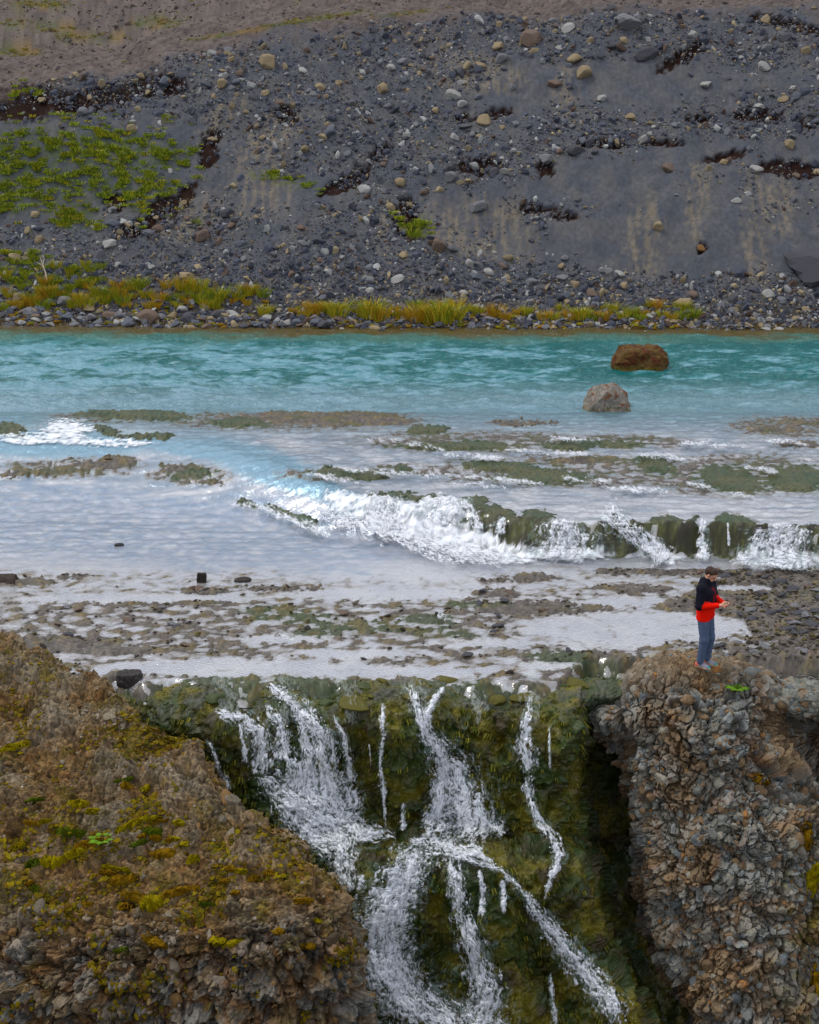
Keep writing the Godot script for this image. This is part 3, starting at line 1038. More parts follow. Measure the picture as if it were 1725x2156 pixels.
func make_cliff() -> void:
	var nu := 440
	var nv := 330
	var v := net_surface(to_net(cliff_rows()), nu, nv)
	var nn := net_normals(v, nu, nv)
	var c := PackedColorArray()
	c.resize(v.size())
	var olive := lin(126, 116, 26)
	var deep := lin(56, 56, 14)
	var green := lin(52, 76, 34)
	var brown := lin(72, 54, 30)
	var wet := lin(100, 104, 92)
	for k in v.size():
		var p := v[k]
		var q := proj(p)
		var a := n1.get_noise_3dv(p * 0.9 + Vector3(0, 30, 0))
		var b := n2.get_noise_3dv(p * 2.6)
		var r := nridge.get_noise_3dv(p * 1.2)
		var f := nfine.get_noise_3dv(p * 7.0)
		var w := p + Vector3(b, f, a) * 0.09
		var big := cells(w, 1.1)
		var mid := cells(w, 3.2)
		var drop := sstep(1460, 1540, q.y)
		var saw := fposmod(-p.y * 1.05 + a * 0.9 + 0.35 * b + p.x * 0.12, 1.0)
		var ledge := (1.0 - saw) * sstep(0.0, 0.12, saw)
		var h := drop * (0.22 * a + 0.34 * domes(w * Vector3(1, 0.8, 1), 1.25) + 0.17 * domes(w + Vector3(3, 1, 0), 3.0) + 0.15 * ledge + 0.05 * r)
		h += (0.03 + 0.09 * drop) * b + 0.05 * f + (0.02 + 0.06 * drop) * domes(w, 7.0)
		v[k] = p + nn[k] * (h - 0.42 * drop - 0.03)
		var col := olive.lerp(deep, clampf(0.45 + a * 1.4 + b * 0.8, 0, 1))
		col = col.lerp(green, clampf(r * 1.1 + n1.get_noise_3dv(p * 0.7) * 1.2, 0, 0.85))
		col = col.lerp(brown, clampf(b * 1.3 - 0.1, 0, 0.7))
		col = col.lerp(wet, (1.0 - drop) * clampf(0.25 + b, 0, 0.7))
		c[k] = col
	tag(obj("mossy_cliff", grid(nu, nv, v, c, false), M.wet), "dark green mossy rock face behind the lower waterfall", "cliff", "", "structure")
	map_cliff = map_add(new_map(), v)
	cliff_v = v
	cliff_n = nn

const SIDE := [
	[[1585, 1452, 24.6], [1640, 1432, 24.6], [1720, 1428, 24.6], [1850, 1430, 24.6]],
	[[1590, 1462, 23.9], [1640, 1448, 23.7], [1720, 1450, 23.6], [1850, 1450, 23.6]],
	[[1600, 1476, 23.7], [1645, 1482, 23.4], [1720, 1490, 23.3], [1850, 1490, 23.3]],
	[[1620, 1490, 23.9], [1655, 1500, 23.7], [1720, 1508, 23.6], [1850, 1512, 23.6]],
	[[1630, 1490, 24.9], [1660, 1498, 24.9], [1720, 1504, 24.9], [1850, 1508, 24.9]]]

func make_side_rock() -> void:
	var nu := 110
	var nv := 80
	var v := net_surface(to_net(SIDE), nu, nv)
	var nn := net_normals(v, nu, nv)
	var c := PackedColorArray()
	c.resize(v.size())
	for k in v.size():
		var p := v[k]
		var b := n2.get_noise_3dv(p * 2.2)
		var w := p + Vector3(b, b, -b) * 0.06
		v[k] = p + nn[k] * (0.14 * minf(cells(w, 2.6), 0.5) + 0.06 * minf(cells(w, 6.5), 0.5) + 0.05 * b - 0.05)
		c[k] = lin(136, 138, 128).lerp(lin(150, 106, 54), clampf(b * 1.4 - 0.1, 0, 0.7)) * (1.0 + 0.3 * ncellv.get_noise_3dv(w * 6.5))
	side_rock = base("rock_ledge")
	tag(side_rock, "pale cobbled rock ledge over the dark hollow at the right edge", "rock")
	obj("rock_face", grid(nu, nv, v, c, false), M.rock, side_rock)
	side_v = v
	side_n = nn

# ------------------------------------------------------------------ stones of the slope and the far shore
const DENSE := [[520, 190, 330, 90, 18], [260, 190, 200, 50], [900, 110, 200, 80], [830, 290, 190, 80], [650, 500, 420, 80], [1250, 80, 320, 50], [1560, 100, 220, 60], [1600, 240, 220, 50], [200, 530, 260, 60], [1150, 610, 800, 36], [500, 580, 620, 44], [1250, 280, 170, 60], [1000, 330, 160, 50], [1150, 440, 120, 30], [700, 320, 160, 70], [800, 560, 300, 50], [1300, 630, 500, 30]]
const SMOOTH := [[1290, 430, 160, 110], [1420, 520, 160, 120], [600, 430, 110, 60, -30], [1650, 560, 80, 100], [1100, 180, 60, 60], [1400, 320, 130, 24], [990, 480, 130, 60], [1330, 180, 90, 60], [1430, 180, 150, 60]]
const NAMED_STONES := [
	[1122, 75, 54, 0, "stone_brown", "large pinkish brown boulder high on the scree slope"],
	[1050, 92, 30, 0, "stone_tan", "tan boulder just left of the pinkish brown boulder"],
	[1057, 121, 30, 1, "stone_grey", "rounded grey boulder below the tan one near the slope top"],
	[1325, 44, 56, 0, "stone_grey", "lumpy grey boulder at the crest with a grassy cap"],
	[1197, 56, 30, 0, "stone_pale", "pale pointed stone near the crest of the slope"],
	[1210, 116, 34, 0, "stone_tan", "tan angular stone below the pale pointed stone"],
	[1228, 150, 32, 1, "stone_tan", "oblong tan stone in the middle of the upper slope"],
	[1167, 172, 32, 0, "stone_brown", "dull brown stone below the tan angular stone"],
	[956, 195, 38, 0, "stone_pale", "pale grey boulder left of centre on the slope"],
	[972, 216, 22, 1, "stone_pale", "small whitish stone under the pale grey boulder"],
	[1021, 250, 28, 1, "stone_tan", "round tan stone beside a dark soil scar"],
	[1006, 428, 42, 0, "stone_grey", "smooth grey boulder alone on the bare gravel"],
	[423, 492, 42, 0, "stone_brown", "brown grey boulder standing on the pale gravel fan"],
	[565, 128, 38, 1, "stone_tan", "tan boulder among the dark stones of the upper left slope"],
	[805, 184, 28, 1, "stone_tan", "round tan stone in the upper middle of the scree"],
	[843, 380, 28, 1, "stone_tan", "tan stone above the dark brown hollow"],
	[853, 405, 22, 0, "stone_grey", "grey stone just below the tan stone by the hollow"],
	[1150, 328, 32, 0, "stone_grey", "grey wedge of stone in the middle of the slope"],
	[1213, 312, 34, 1, "stone_dark", "dark round boulder right of the grey wedge"],
	[1406, 349, 28, 1, "stone_brown", "brown round stone on the smooth gravel"],
	[1590, 352, 30, 0, "stone_pale", "pale block at the end of the long dark soil scar"],
	[1487, 175, 26, 0, "stone_pale", "pale stone right of the slanting brown scar"],
	[1612, 40, 26, 1, "stone_tan", "tan stone at the top right of the slope"],
	[1608, 135, 28, 0, "stone_pale", "whitish stone at the upper right of the slope"],
	[1352, 290, 24, 0, "stone_pale", "pale stone over a black gap in the gravel"],
	[1362, 110, 44, 1, "stone_dark", "half buried dark boulder left of the slanting brown scar"],
	[172, 232, 30, 1, "stone_grey", "grey stone in the dark soil at the upper left"],
	[279, 270, 22, 1, "stone_tan", "tan stone just above the green patch"],
	[233, 507, 28, 0, "stone_pale", "pale stone beside a dark peat bank at the lower left"],
	[467, 175, 22, 1, "stone_tan", "small tan stone in the upper left scree"],
	[924, 510, 40, 0, "stone_brown", "half buried brown boulder low on the middle slope"],
	[1712, 538, 128, 0, "stone_dark", "big dark boulder sticking out at the right edge"],
	[1440, 632, 40, 0, "stone_tan", "tan block at the foot of the slope near the right"],
	[1388, 475, 22, 1, "stone_tan", "round yellowish stone on the lower right gravel"],
	[1478, 520, 20, 0, "stone_rust", "rusty pointed stone low on the right slope"],
	[480, 445, 28, 1, "stone_dark", "dark flat stone left of the middle of the slope"],
	[588, 215, 22, 1, "stone_brown", "brown stone above the dark round scar"],
	[450, 290, 18, 0, "stone_tan", "small tan stone at the top of the peat streak"],
	[30, 538, 28, 1, "stone_tan", "tan stone at the far left above the grass"],
	[1190, 540, 18, 1, "stone_grey", "small lone grey stone on the lower middle gravel"],
	[1268, 205, 20, 1, "stone_pale", "small pale stone right of the brown boulder"],
	[950, 372, 28, 1, "stone_grey", "flat grey stone below a band of dark scars"],
	[1078, 180, 22, 0, "stone_grey", "small grey stone left of the dull brown stone"],
	[730, 320, 20, 0, "stone_grey", "grey stone in the middle left of the scree"],
	[1548, 420, 18, 0, "stone_pale", "small pale chip between the two pale streaks"]]

func stone_colour() -> Color:
	var u := rng.randf()
	var c: Color
	if u < 0.42: c = lin(84, 88, 102)
	elif u < 0.68: c = lin(112, 112, 118)
	elif u < 0.80: c = lin(176, 176, 174)
	elif u < 0.92: c = lin(164, 148, 118)
	else: c = lin(104, 86, 76)
	return c * rr(0.7, 1.35)

func scree_stone(mesh: Mesh, mname: String, p: Vector3, r: float, sink: float, label: String) -> void:
	var n := hill_normal(p)
	var o := obj("scree_stone", mesh, M[mname])
	var sx := rr(0.85, 1.2)
	o.transform = met(ends_up(n.lerp(Vector3.UP, 0.5).normalized(), rr(0, TAU)) * Basis.from_scale(Vector3(r * sx, r * rr(0.85, 1.15), r)), p + n * r * (0.35 - sink))
	tag(o, label, "stone", "stones scattered on the scree slope")

func make_scree() -> void:
	var kinds := ["stone_grey", "stone_dark", "stone_pale", "stone_tan", "stone_brown", "stone_blue"]
	var taken_at := []
	for s in NAMED_STONES:
		var p := hit_hill(s[0], s[1] + s[2] * 0.2)
		var r: float = s[2] / F * (-p.z * cp + (HC - p.y) * sp) * 0.52
		scree_stone(rounded[rng.randi() % 7] if s[3] == 1 else angular[rng.randi() % 7], s[4], p, r * 1.15, 0.25, s[5])
		taken_at.append([p, r])
	var m_dense := bake(DENSE)
	var m_smooth := bake(SMOOTH)
	var m_green := bake(GREEN)
	var xf := []
	var cols := []
	for k in 7:
		xf.append([])
		cols.append([])
	var made := 0
	var tries := 0
	var single := 0
	while made < 42000 and tries < 170000:
		tries += 1
		var d := rr(59.8, 80.0)
		var x := rr(-1, 1) * (d * 0.31 + 0.5)
		if d > table(CREST, x) + 0.4:
			continue
		var p := Vector3(x, hill(x, d), -d)
		var q := proj(p)
		var dens := 0.10 + 0.6 * at(m_dense, q.x, q.y) + 0.55 * n1.get_noise_2d(x * 0.55 + 20.0, d * 0.55) + 0.3 * n2.get_noise_2d(x * 1.7, d * 1.7)
		dens -= 0.5 * at(m_smooth, q.x, q.y)
		if q.y > 560.0: dens += 0.35
		dens -= 0.5 * at(m_green, q.x, q.y)
		if rng.randf() > dens + 0.03:
			continue
		var r := 0.031 * pow(1.0 - rng.randf() * 0.988, -0.54)
		var n := hill_normal(p)
		if r > 0.14 and single < 255 and q.x > -20 and q.x < 1745 and q.y < 640:
			var ok := true
			for t in taken_at:
				if p.distance_to(t[0]) < r + t[1] * 0.9:
					ok = false
					break
			if not ok: continue
			taken_at.append([p, r])
			single += 1
			var mi := rng.randi() % 10
			var mname: String = kinds[[0, 0, 1, 1, 5, 5, 2, 3, 3, 4][mi]]
			scree_stone(angular[rng.randi() % 7] if rng.randf() < 0.72 else rounded[rng.randi() % 7], mname, p, r * 1.2, 0.32, "loose stone lying among many like it on the scree")
			continue
		made += 1
		var k := rng.randi() % 7
		xf[k].append(met(rand_basis() * Basis.from_scale(Vector3(r * rr(0.9, 1.4), r * rr(0.7, 1.0), r)), p + n * r * 0.05))
		cols[k].append(stone_colour())
	for k in 7:
		tag(multi("scree_gravel", angular[k], M.stones, xf[k], cols[k]), "small angular grey stones strewn over the slope", "gravel")
	# pale chips washed down in streaks
	var m_tan := bake(TAN)
	var px_ := []
	var pc := []
	for i in 30000:
		var d4 := rr(61.0, 79.0)
		var x4 := rr(-1, 1) * (d4 * 0.31)
		var p4 := Vector3(x4, hill(x4, d4), -d4)
		var q4 := proj(p4)
		if rng.randf() > at(m_tan, q4.x, q4.y) * clampf(0.3 + 1.6 * n2.get_noise_2d(x4 * 3.5, d4 * 0.35), 0, 1): continue
		var r4 := rr(0.015, 0.045)
		px_.append(met(rand_basis() * Basis.from_scale(Vector3(r4 * 1.3, r4 * 0.8, r4)), p4))
		pc.append(lin(170, 156, 126) * rr(0.6, 1.3))
	tag(multi("pale_gravel", angular[2], M.stones, px_, pc), "pale chips in streaks down the slope", "gravel")
	# the plain above the crest
	var xs := []
	var cs := []
	for i in 5000:
		var x2 := rr(-1, 1)
		var d2 := rr(74.0, 100.0)
		x2 *= d2 * 0.31
		if d2 < table(CREST, x2) + 0.2: continue
		var p2 := Vector3(x2, hill(x2, d2), -d2)
		var r2 := 0.045 * pow(1.0 - rng.randf() * 0.97, -0.45)
		xs.append(met(rand_basis() * Basis.from_scale(Vector3(r2 * 1.3, r2 * 0.7, r2)), p2))
		cs.append(lin(122, 110, 106) * rr(0.6, 1.3))
	var tx := []
	var tc := []
	var m_top := bake(MOSSY_TOP)
	for i in 12000:
		var d3 := rr(74.0, 98.0)
		var x3 := rr(-1, 1) * d3 * 0.31
		if d3 < table(CREST, x3) + 0.3: continue
		var p3 := Vector3(x3, hill(x3, d3), -d3)
		var q3 := proj(p3)
		if rng.randf() > 0.9 * at(m_top, q3.x, q3.y) + 0.02: continue
		var s3 := rr(0.1, 0.3)
		tx.append(met(Basis(Vector3.UP, rr(0, TAU)) * Basis.from_scale(Vector3(s3, s3 * 0.7, s3)), p3))
		tc.append([lin(150, 140, 40), lin(120, 128, 40), lin(150, 116, 50)][i % 3])
	tag(multi("upland_grass", tuft_mesh(30, 0.5, 0.6, 0.05, 1.0, [Color(1, 1, 1), Color(0.8, 0.8, 0.8)]), M.leaf, tx, tc), "sparse grass on the plain above the slope", "grass")
	tag(multi("upland_gravel", angular[0], M.stones, xs, cs), "brown stones on the plain above the slope", "gravel")

func make_shore() -> void:
	# stones at the water's edge
	var kinds := ["stone_grey", "stone_dark", "stone_blue", "stone_grey", "stone_pale", "stone_brown", "stone_blue", "stone_tan"]
	var big := [[65, 662, 44, "stone_grey", "flat grey slab lying in the shallows at the far left shore"], [135, 640, 40, "stone_grey", "smooth grey shore boulder beside orange grass"], [382, 655, 28, "stone_pale", "squarish pale shore block below the tall orange grass"], [400, 668, 34, "stone_dark", "dark shore boulder below the squarish pale block"], [310, 675, 60, "stone_brown", "broad brown grey slab sloping into the water"], [240, 665, 34, "stone_dark", "dark grey boulder left of the broad sloping slab"], [190, 652, 30, "stone_tan", "tan shore stone left of the pale block"], [38, 630, 34, "stone_tan", "tan boulder in the grass at the far left shore"], [435, 690, 26, "stone_brown", "low brown stone standing in the water off the far shore"], [460, 668, 44, "stone_dark", "long dark shore stone right of the pale block"], [660, 672, 26, "stone_grey", "grey stone at the water line in the middle"], [1240, 684, 24, "stone_grey", "grey stone at the water line right of centre"], [975, 620, 24, "stone_pale", "pale stone at the foot of the slope behind the grass"]]
	for s in big:
		var p := hit_hill(s[0], s[1])
		if s[1] > 685: p = P(s[0], s[1], 9.0 / tan(deg_to_rad(PITCH) + atan((s[1] - 1078.0) / F)))
		var r: float = s[2] / F * 62.0 * 0.5
		var o := obj("shore_stone", rounded[rng.randi() % 7], M[s[3]])
		o.transform = met(Basis(Vector3.UP, rr(0, TAU)) * Basis.from_scale(Vector3(r, r * 0.8, r)), p + Vector3(0, r * 0.15, 0))
		tag(o, s[4], "stone", "stones along the far shore")
	var xf := []
	var cols := []
	for k in 7:
		xf.append([])
		cols.append([])
	for i in 190:
		var x := -19.0 + 38.0 * (i + rng.randf()) / 190.0
		var d := shore(x) + rr(-0.25, 1.2) + (rr(0, 1.5) if i % 3 == 0 else 0.0)
		var r := rr(0.11, 0.30) * (1.25 if x < -3.0 else 0.85)
		var p := Vector3(x, maxf(hill(x, d), -0.06), -d)
		var o := obj("shore_stone", angular[rng.randi() % 7] if rng.randf() < 0.8 else rounded[rng.randi() % 7], M[kinds[rng.randi() % 8]])
		o.transform = met(Basis.from_euler(Vector3(rr(-0.3, 0.3), rr(0, TAU), rr(-0.3, 0.3))) * Basis.from_scale(Vector3(r * rr(0.9, 1.4), r * rr(0.6, 0.9), r)), p + Vector3(0, r * 0.25, 0))
		tag(o, "small grey stone in the row lining the far water's edge", "stone", "stones along the far shore")
	for i in 5200:
		var d := 0.0
		var x := rr(-19.5, 19.5)
		d = shore(x) + rr(-0.5, 4.5)
		var r := 0.04 * pow(1.0 - rng.randf() * 0.97, -0.5)
		var k := rng.randi() % 7
		xf[k].append(met(rand_basis() * Basis.from_scale(Vector3(r * 1.3, r * 0.8, r)), Vector3(x, hill(x, d) + r * 0.2, -d)))
		cols[k].append(stone_colour())
	for k in 7:
		tag(multi("shore_gravel", angular[k], M.stones, xf[k], cols[k]), "small stones along the far shore", "gravel")

func make_grass() -> void:
	var gold := [lin(190, 142, 28), lin(176, 120, 22), lin(160, 140, 40), lin(200, 160, 50)]
	var rust := [lin(178, 118, 28), lin(160, 104, 30), lin(170, 132, 40)]
	var lime := [lin(160, 158, 26), lin(140, 150, 30), lin(172, 160, 40)]
	var green := [lin(104, 124, 28), lin(120, 140, 34), lin(86, 110, 30)]
	gold.append_array([lime[0], rust[0], green[1]])
	rust.append_array([gold[0], gold[2], lime[1]])
	lime.append_array([gold[3], green[0]])
	green.append_array([lime[1], lime[2]])
	var sets := {"gold": gold, "rust": rust, "lime": lime, "green": green}
	var tufts := {}
	for k in sets:
		tufts[k] = []
		for i in 3:
			tufts[k].append(tuft_mesh(240, 0.5, 1.0, 0.015, 0.95, sets[k]))
	var words := {"gold": "golden yellow grass tuft", "rust": "orange brown grass tuft", "lime": "yellow green grass clump", "green": "fresh green grass clump"}
	var list := []
	for i in 74:
		var px := 5.0 + 530.0 * (i + rng.randf()) / 74.0
		list.append([px, rr(606, 652) if px < 430 else rr(618, 650), rr(13, 34) * (1.3 if px > 380 and px < 470 else 1.0), ["gold", "rust", "lime", "lime", "green", "gold", "green"][rng.randi() % 7], "in the long band on the left far shore", "grass band on the far shore"])
	for i in 12:
		list.append([rr(0, 230), rr(560, 606), rr(16, 26), ["lime", "green", "gold"][rng.randi() % 3], "in the green patch above the left shore", "grass patch above the left shore"])
	for i in 46:
		var px := 600.0 + 870.0 * (i + rng.randf()) / 46.0
		list.append([px, rr(644, 676), rr(14, 30), ["lime", "gold", "green", "lime", "rust"][rng.randi() % 5], "among the stones right of the grass band", "scattered grass on the far shore"])
	for s in [[665, 662, 36, "gold"], [712, 668, 44, "lime"], [780, 668, 52, "lime"], [800, 672, 40, "gold"], [880, 676, 46, "gold"], [925, 678, 58, "lime"], [955, 676, 46, "lime"], [905, 676, 40, "gold"], [1045, 665, 34, "gold"], [1225, 672, 34, "lime"], [1200, 674, 26, "rust"], [1435, 655, 28, "lime"], [1440, 672, 26, "green"], [555, 625, 28, "green"], [560, 664, 30, "lime"], [640, 668, 24, "gold"], [872, 500, 30, "green"], [888, 478, 20, "green"], [1350, 676, 20, "green"]]:
		list.append([s[0], s[1], s[2], s[3], "", ""])
	var places := ["left of the lime clump pair", "on the middle shore right of the gap", "tall and bushy on the middle shore", "leaning against the bushy middle clump", "at the left foot of the tallest middle clump", "tallest on the middle shore", "at the right foot of the tallest middle clump", "low in front of the tallest middle clump", "between stones right of the middle clumps", "on the right shore below the gravel", "small and thin at the right shore", "beside the tan block at the slope foot", "dense and low below the tan block", "alone on the gravel right of the band", "at the water's edge right of the band", "low at the water left of the middle clumps", "growing below the dark hollow on the slope", "small above the hollow on the slope", "lone and tiny near the right shore"]
	var n := 0
	for s in list:
		var p := hit_hill(s[0], s[1])
		if p.z < -70.0 and s[1] > 560: continue
		var h: float = s[2] / F * 62.0
		var o := obj("grass_tuft", tufts[s[3]][rng.randi() % 3], M.leaf)
		o.transform = met(Basis(Vector3.UP, rr(0, TAU)) * Basis.from_scale(Vector3(h * 0.95, h, h * 0.95)), p)
		if s[4] == "":
			tag(o, words[s[3]] + " " + places[n], "grass", "separate grass clumps")
			n += 1
		else:
			tag(o, words[s[3]] + " " + s[4], "grass", s[5])
	# low green plants on the slope: nobody could count them
	var m_green := bake(GREEN)
	var leaf := tuft_mesh(40, 0.5, 0.45, 0.06, 1.3, [lin(138, 152, 40), lin(160, 162, 52), lin(112, 132, 40)])
	var xf := []
	var cols := []
	var tries := 0
	while xf.size() < 2000 and tries < 60000:
		tries += 1
		var d := rr(60.8, 76.0)
		var x := rr(-20.0, 3.0)
		var p := Vector3(x, hill(x, d), -d)
		var q := proj(p)
		var b := n2.get_noise_2d(x * 1.6, d * 1.6)
		var lo := n1.get_noise_2d(x * 0.5, d * 0.5 + 30.0)
		var g := at(m_green, q.x + lo * 90.0 + b * 30.0, q.y + lo * 40.0 + b * 16.0)
		if rng.randf() > g * g * (0.12 + b * 2.2) + (0.02 if q.x < 430 and q.y > 240 and q.y < 480 else 0.0): continue
		var s := rr(0.18, 0.45)
		xf.append(met(Basis(Vector3.UP, rr(0, TAU)) * Basis.from_scale(Vector3(s, s * rr(0.7, 1.2), s)), p))
		cols.append(Color(1, 1, 1) * rr(0.7, 1.2) if rng.randf() < 0.85 else Color(1.5, 1.1, 0.6))
	tag(multi("ground_cover", leaf, M.leaf, xf, cols), "low green plants covering the left of the slope", "plants")
	var mossx := []
	var mossc := []
	for i in 700:
		var x := rr(-19, 12)
		var d := shore(x) + rr(0.1, 2.6)
		if n1.get_noise_2d(x * 0.5, 9.0) < -0.15: continue
		var s := rr(0.05, 0.15)
		mossx.append(met(Basis(Vector3.UP, rr(0, TAU)) * Basis.from_scale(Vector3(s * 1.6, s, s * 1.6)), Vector3(x, hill(x, d), -d)))
		mossc.append([lin(136, 124, 26), lin(104, 102, 26), lin(140, 106, 28)][rng.randi() % 3] * rr(0.8, 1.2))
	tag(multi("shore_moss", dabs[0], M.moss, mossx, mossc), "yellow moss cushions between the shore stones", "moss")
	var dead := base("dead_branch", hit_hill(100, 598) * U)
	tag(dead, "bare bleached branch standing upright at the left shore", "branch")
	obj("stem", tube([Vector3(0, -0.05, 0), Vector3(-0.03, 0.4, 0), Vector3(-0.12, 0.75, 0.02), Vector3(-0.22, 1.1, 0)], [0.035, 0.03, 0.022, 0.01]), M.wood, dead)
	obj("twig", tube([Vector3(-0.08, 0.6, 0), Vector3(-0.2, 0.78, 0.03), Vector3(-0.34, 0.86, 0.03)], [0.02, 0.015, 0.007]), M.wood, dead)
	obj("twig", tube([Vector3(-0.12, 0.78, 0), Vector3(-0.06, 0.98, -0.02), Vector3(-0.1, 1.12, -0.02)], [0.018, 0.014, 0.006]), M.wood, dead)

# a boulder standing in the water; colours are of rock, rust and moss
func water_boulder(px: float, py: float, wpx: float, hpx: float, level: float, cuts: Array, rockc: Color, spot: Color, amount: float, rim: Color, label: String) -> void:
	var d := (HC - level) / tan(deg_to_rad(PITCH) + atan((py - 1078.0) / F))
	var p := P(px, py, d)
	var r := wpx / F * (d * cp + 9.0 * sp) * 0.5
	var hy := hpx / F * (d * cp + 9.0 * sp)
	var v := PackedVector3Array()
	var c := PackedColorArray()
	var off := Vector3(px, py, 0) * 0.1
	for q: Vector3 in ico_v[4]:
		var m := 1.0
		for t in cuts:
			var n: Vector3 = t[0].normalized()
			var z := q.dot(n)
			if z > 0.05: m = minf(m, t[1] / z)
		m *= 1.0 + 0.10 * n1.get_noise_3dv(q * 1.5 + off) + 0.06 * n2.get_noise_3dv(q * 4.0 + off) + 0.03 * nridge.get_noise_3dv(q * 3.0 + off)
		m /= pow(pow(absf(q.x), 3.2) + pow(absf(q.y), 3.2) + pow(absf(q.z), 3.2), 1.0 / 3.2)
		var w := Vector3(q.x * r * 0.92, q.y * hy * 1.05, q.z * r * 0.7) * m
		v.append(w)
		var a := n1.get_noise_3dv(q * 1.9 + off) + 0.5 * n2.get_noise_3dv(q * 5.0 + off)
		var col := rockc * (1.0 + 0.7 * nfine.get_noise_3dv(q * 6.0 + off))
		col = col.lerp(spot, clampf((a + amount) * 3.0, 0, 1))
		if w.y < hy * 0.2: col = col.lerp(rim, clampf(0.4 + a, 0, 0.8))
		c.append(col)
	var idx := PackedInt32Array()
	for t in range(0, ico_f[4].size(), 3):
		idx.append_array([ico_f[4][t], ico_f[4][t + 2], ico_f[4][t + 1]])
	var o := obj("river_boulder", tris(v, idx, c), M.rock)
	o.transform = met(Basis(), p + Vector3(0, -0.02, -r * 0.55))
	tag(o, label, "boulder")

func make_boulders() -> void:
	water_boulder(1351, 780, 126, 47, 0.0, [[Vector3(-0.06, 1, 0.1), 0.9], [Vector3(-0.9, 0.7, 0.1), 0.86], [Vector3(1, 0.1, 0.1), 0.92], [Vector3(-0.2, 0.3, 1), 0.85]], lin(112, 84, 40), lin(96, 46, 16), 0.0, lin(98, 98, 20), "large dark rusty brown mossy boulder in the turquoise river")
	water_boulder(1284, 866, 110, 50, 0.0, [[Vector3(-0.7, 0.75, 0.2), 0.68], [Vector3(0.75, 0.7, 0.2), 0.68], [Vector3(0.1, 0.4, 1), 0.74], [Vector3(-0.3, 0.1, 1), 0.8], [Vector3(0.2, 1, -0.1), 0.92]], lin(146, 138, 128), lin(134, 72, 26), -0.16, lin(112, 100, 44), "pale grey peaked boulder with rusty lichen in the river")
	water_boulder(424, 1228, 26, 24, -1.0, [[Vector3(0, 1, 0), 0.7], [Vector3(1, 0, 0), 0.7], [Vector3(-1, 0.1, 0), 0.7], [Vector3(0, 0, 1), 0.6]], lin(56, 48, 44), lin(60, 50, 40), -0.3, lin(96, 84, 30), "small dark cube of rock upright in the shallow water")
	water_boulder(12, 1232, 56, 20, -1.0, [[Vector3(0.1, 1, 0), 0.7], [Vector3(1, 0.4, 0), 0.7], [Vector3(-0.3, 0.6, 1), 0.6]], lin(78, 68, 60), lin(70, 56, 40), -0.2, lin(96, 84, 40), "brown stones at the left edge of the shallows")
	water_boulder(250, 1150, 22, 6, -0.97, [[Vector3(0, 1, 0), 0.7]], lin(60, 58, 58), lin(60, 58, 58), -0.3, lin(60, 58, 50), "tiny dark stone breaking the calm blue water")
	water_boulder(510, 1226, 40, 8, -1.0, [[Vector3(0, 1, 0), 0.7], [Vector3(-0.5, 1, 0), 0.7]], lin(66, 60, 56), lin(60, 50, 40), -0.2, lin(80, 74, 40), "flat dark stone right of the small cube of rock")
	water_boulder(270, 1432, 58, 18, -1.1, [[Vector3(0, 1, 0), 0.6]], lin(70, 66, 66), lin(60, 56, 52), -0.2, lin(60, 56, 50), "low dark rounded rock at the pool beside the left outcrop")
	water_boulder(250, 978, 84, 18, -0.5, [[Vector3(0, 1, 0.1), 0.6], [Vector3(1, 0.1, 0.3), 0.8], [Vector3(0, 0.2, 1), 0.6]], lin(100, 82, 52), lin(84, 62, 34), 0.0, lin(104, 90, 30), "layered brown slab jutting out of the left rapids")

# ------------------------------------------------------------------ falling water: strands that follow the rock
func path_at(path: Array, u: float) -> Vector3:
	var n := path.size() - 1
	var f := clampf(u, 0.0, 1.0) * n
	var i := mini(int(f), n - 1)
	f -= i
	var a: Array = path[i]
	var b: Array = path[i + 1]
	return Vector3(lerpf(a[0], b[0], f), lerpf(a[1], b[1], f), lerpf(a[2], b[2], f))

func look_smooth(m: PackedFloat32Array, px: float, py: float) -> float:
	var i := int((px + 70.0) / MC)
	var j := int((py + 70.0) / MC)
	var s := 0.0
	var n := 0
	var least := 1e9
	for dj in range(-4, 5, 2):
		for di in range(-4, 5, 2):
			var a := i + di
			var b := j + dj
			if a >= 0 and b >= 0 and a < MW and b < MH:
				var d := m[b * MW + a]
				if d < 1e8:
					s += d
					n += 1
					least = minf(least, d)
	if n == 0:
		return look(m, px, py)
	return lerpf(s / n, least, 0.5)

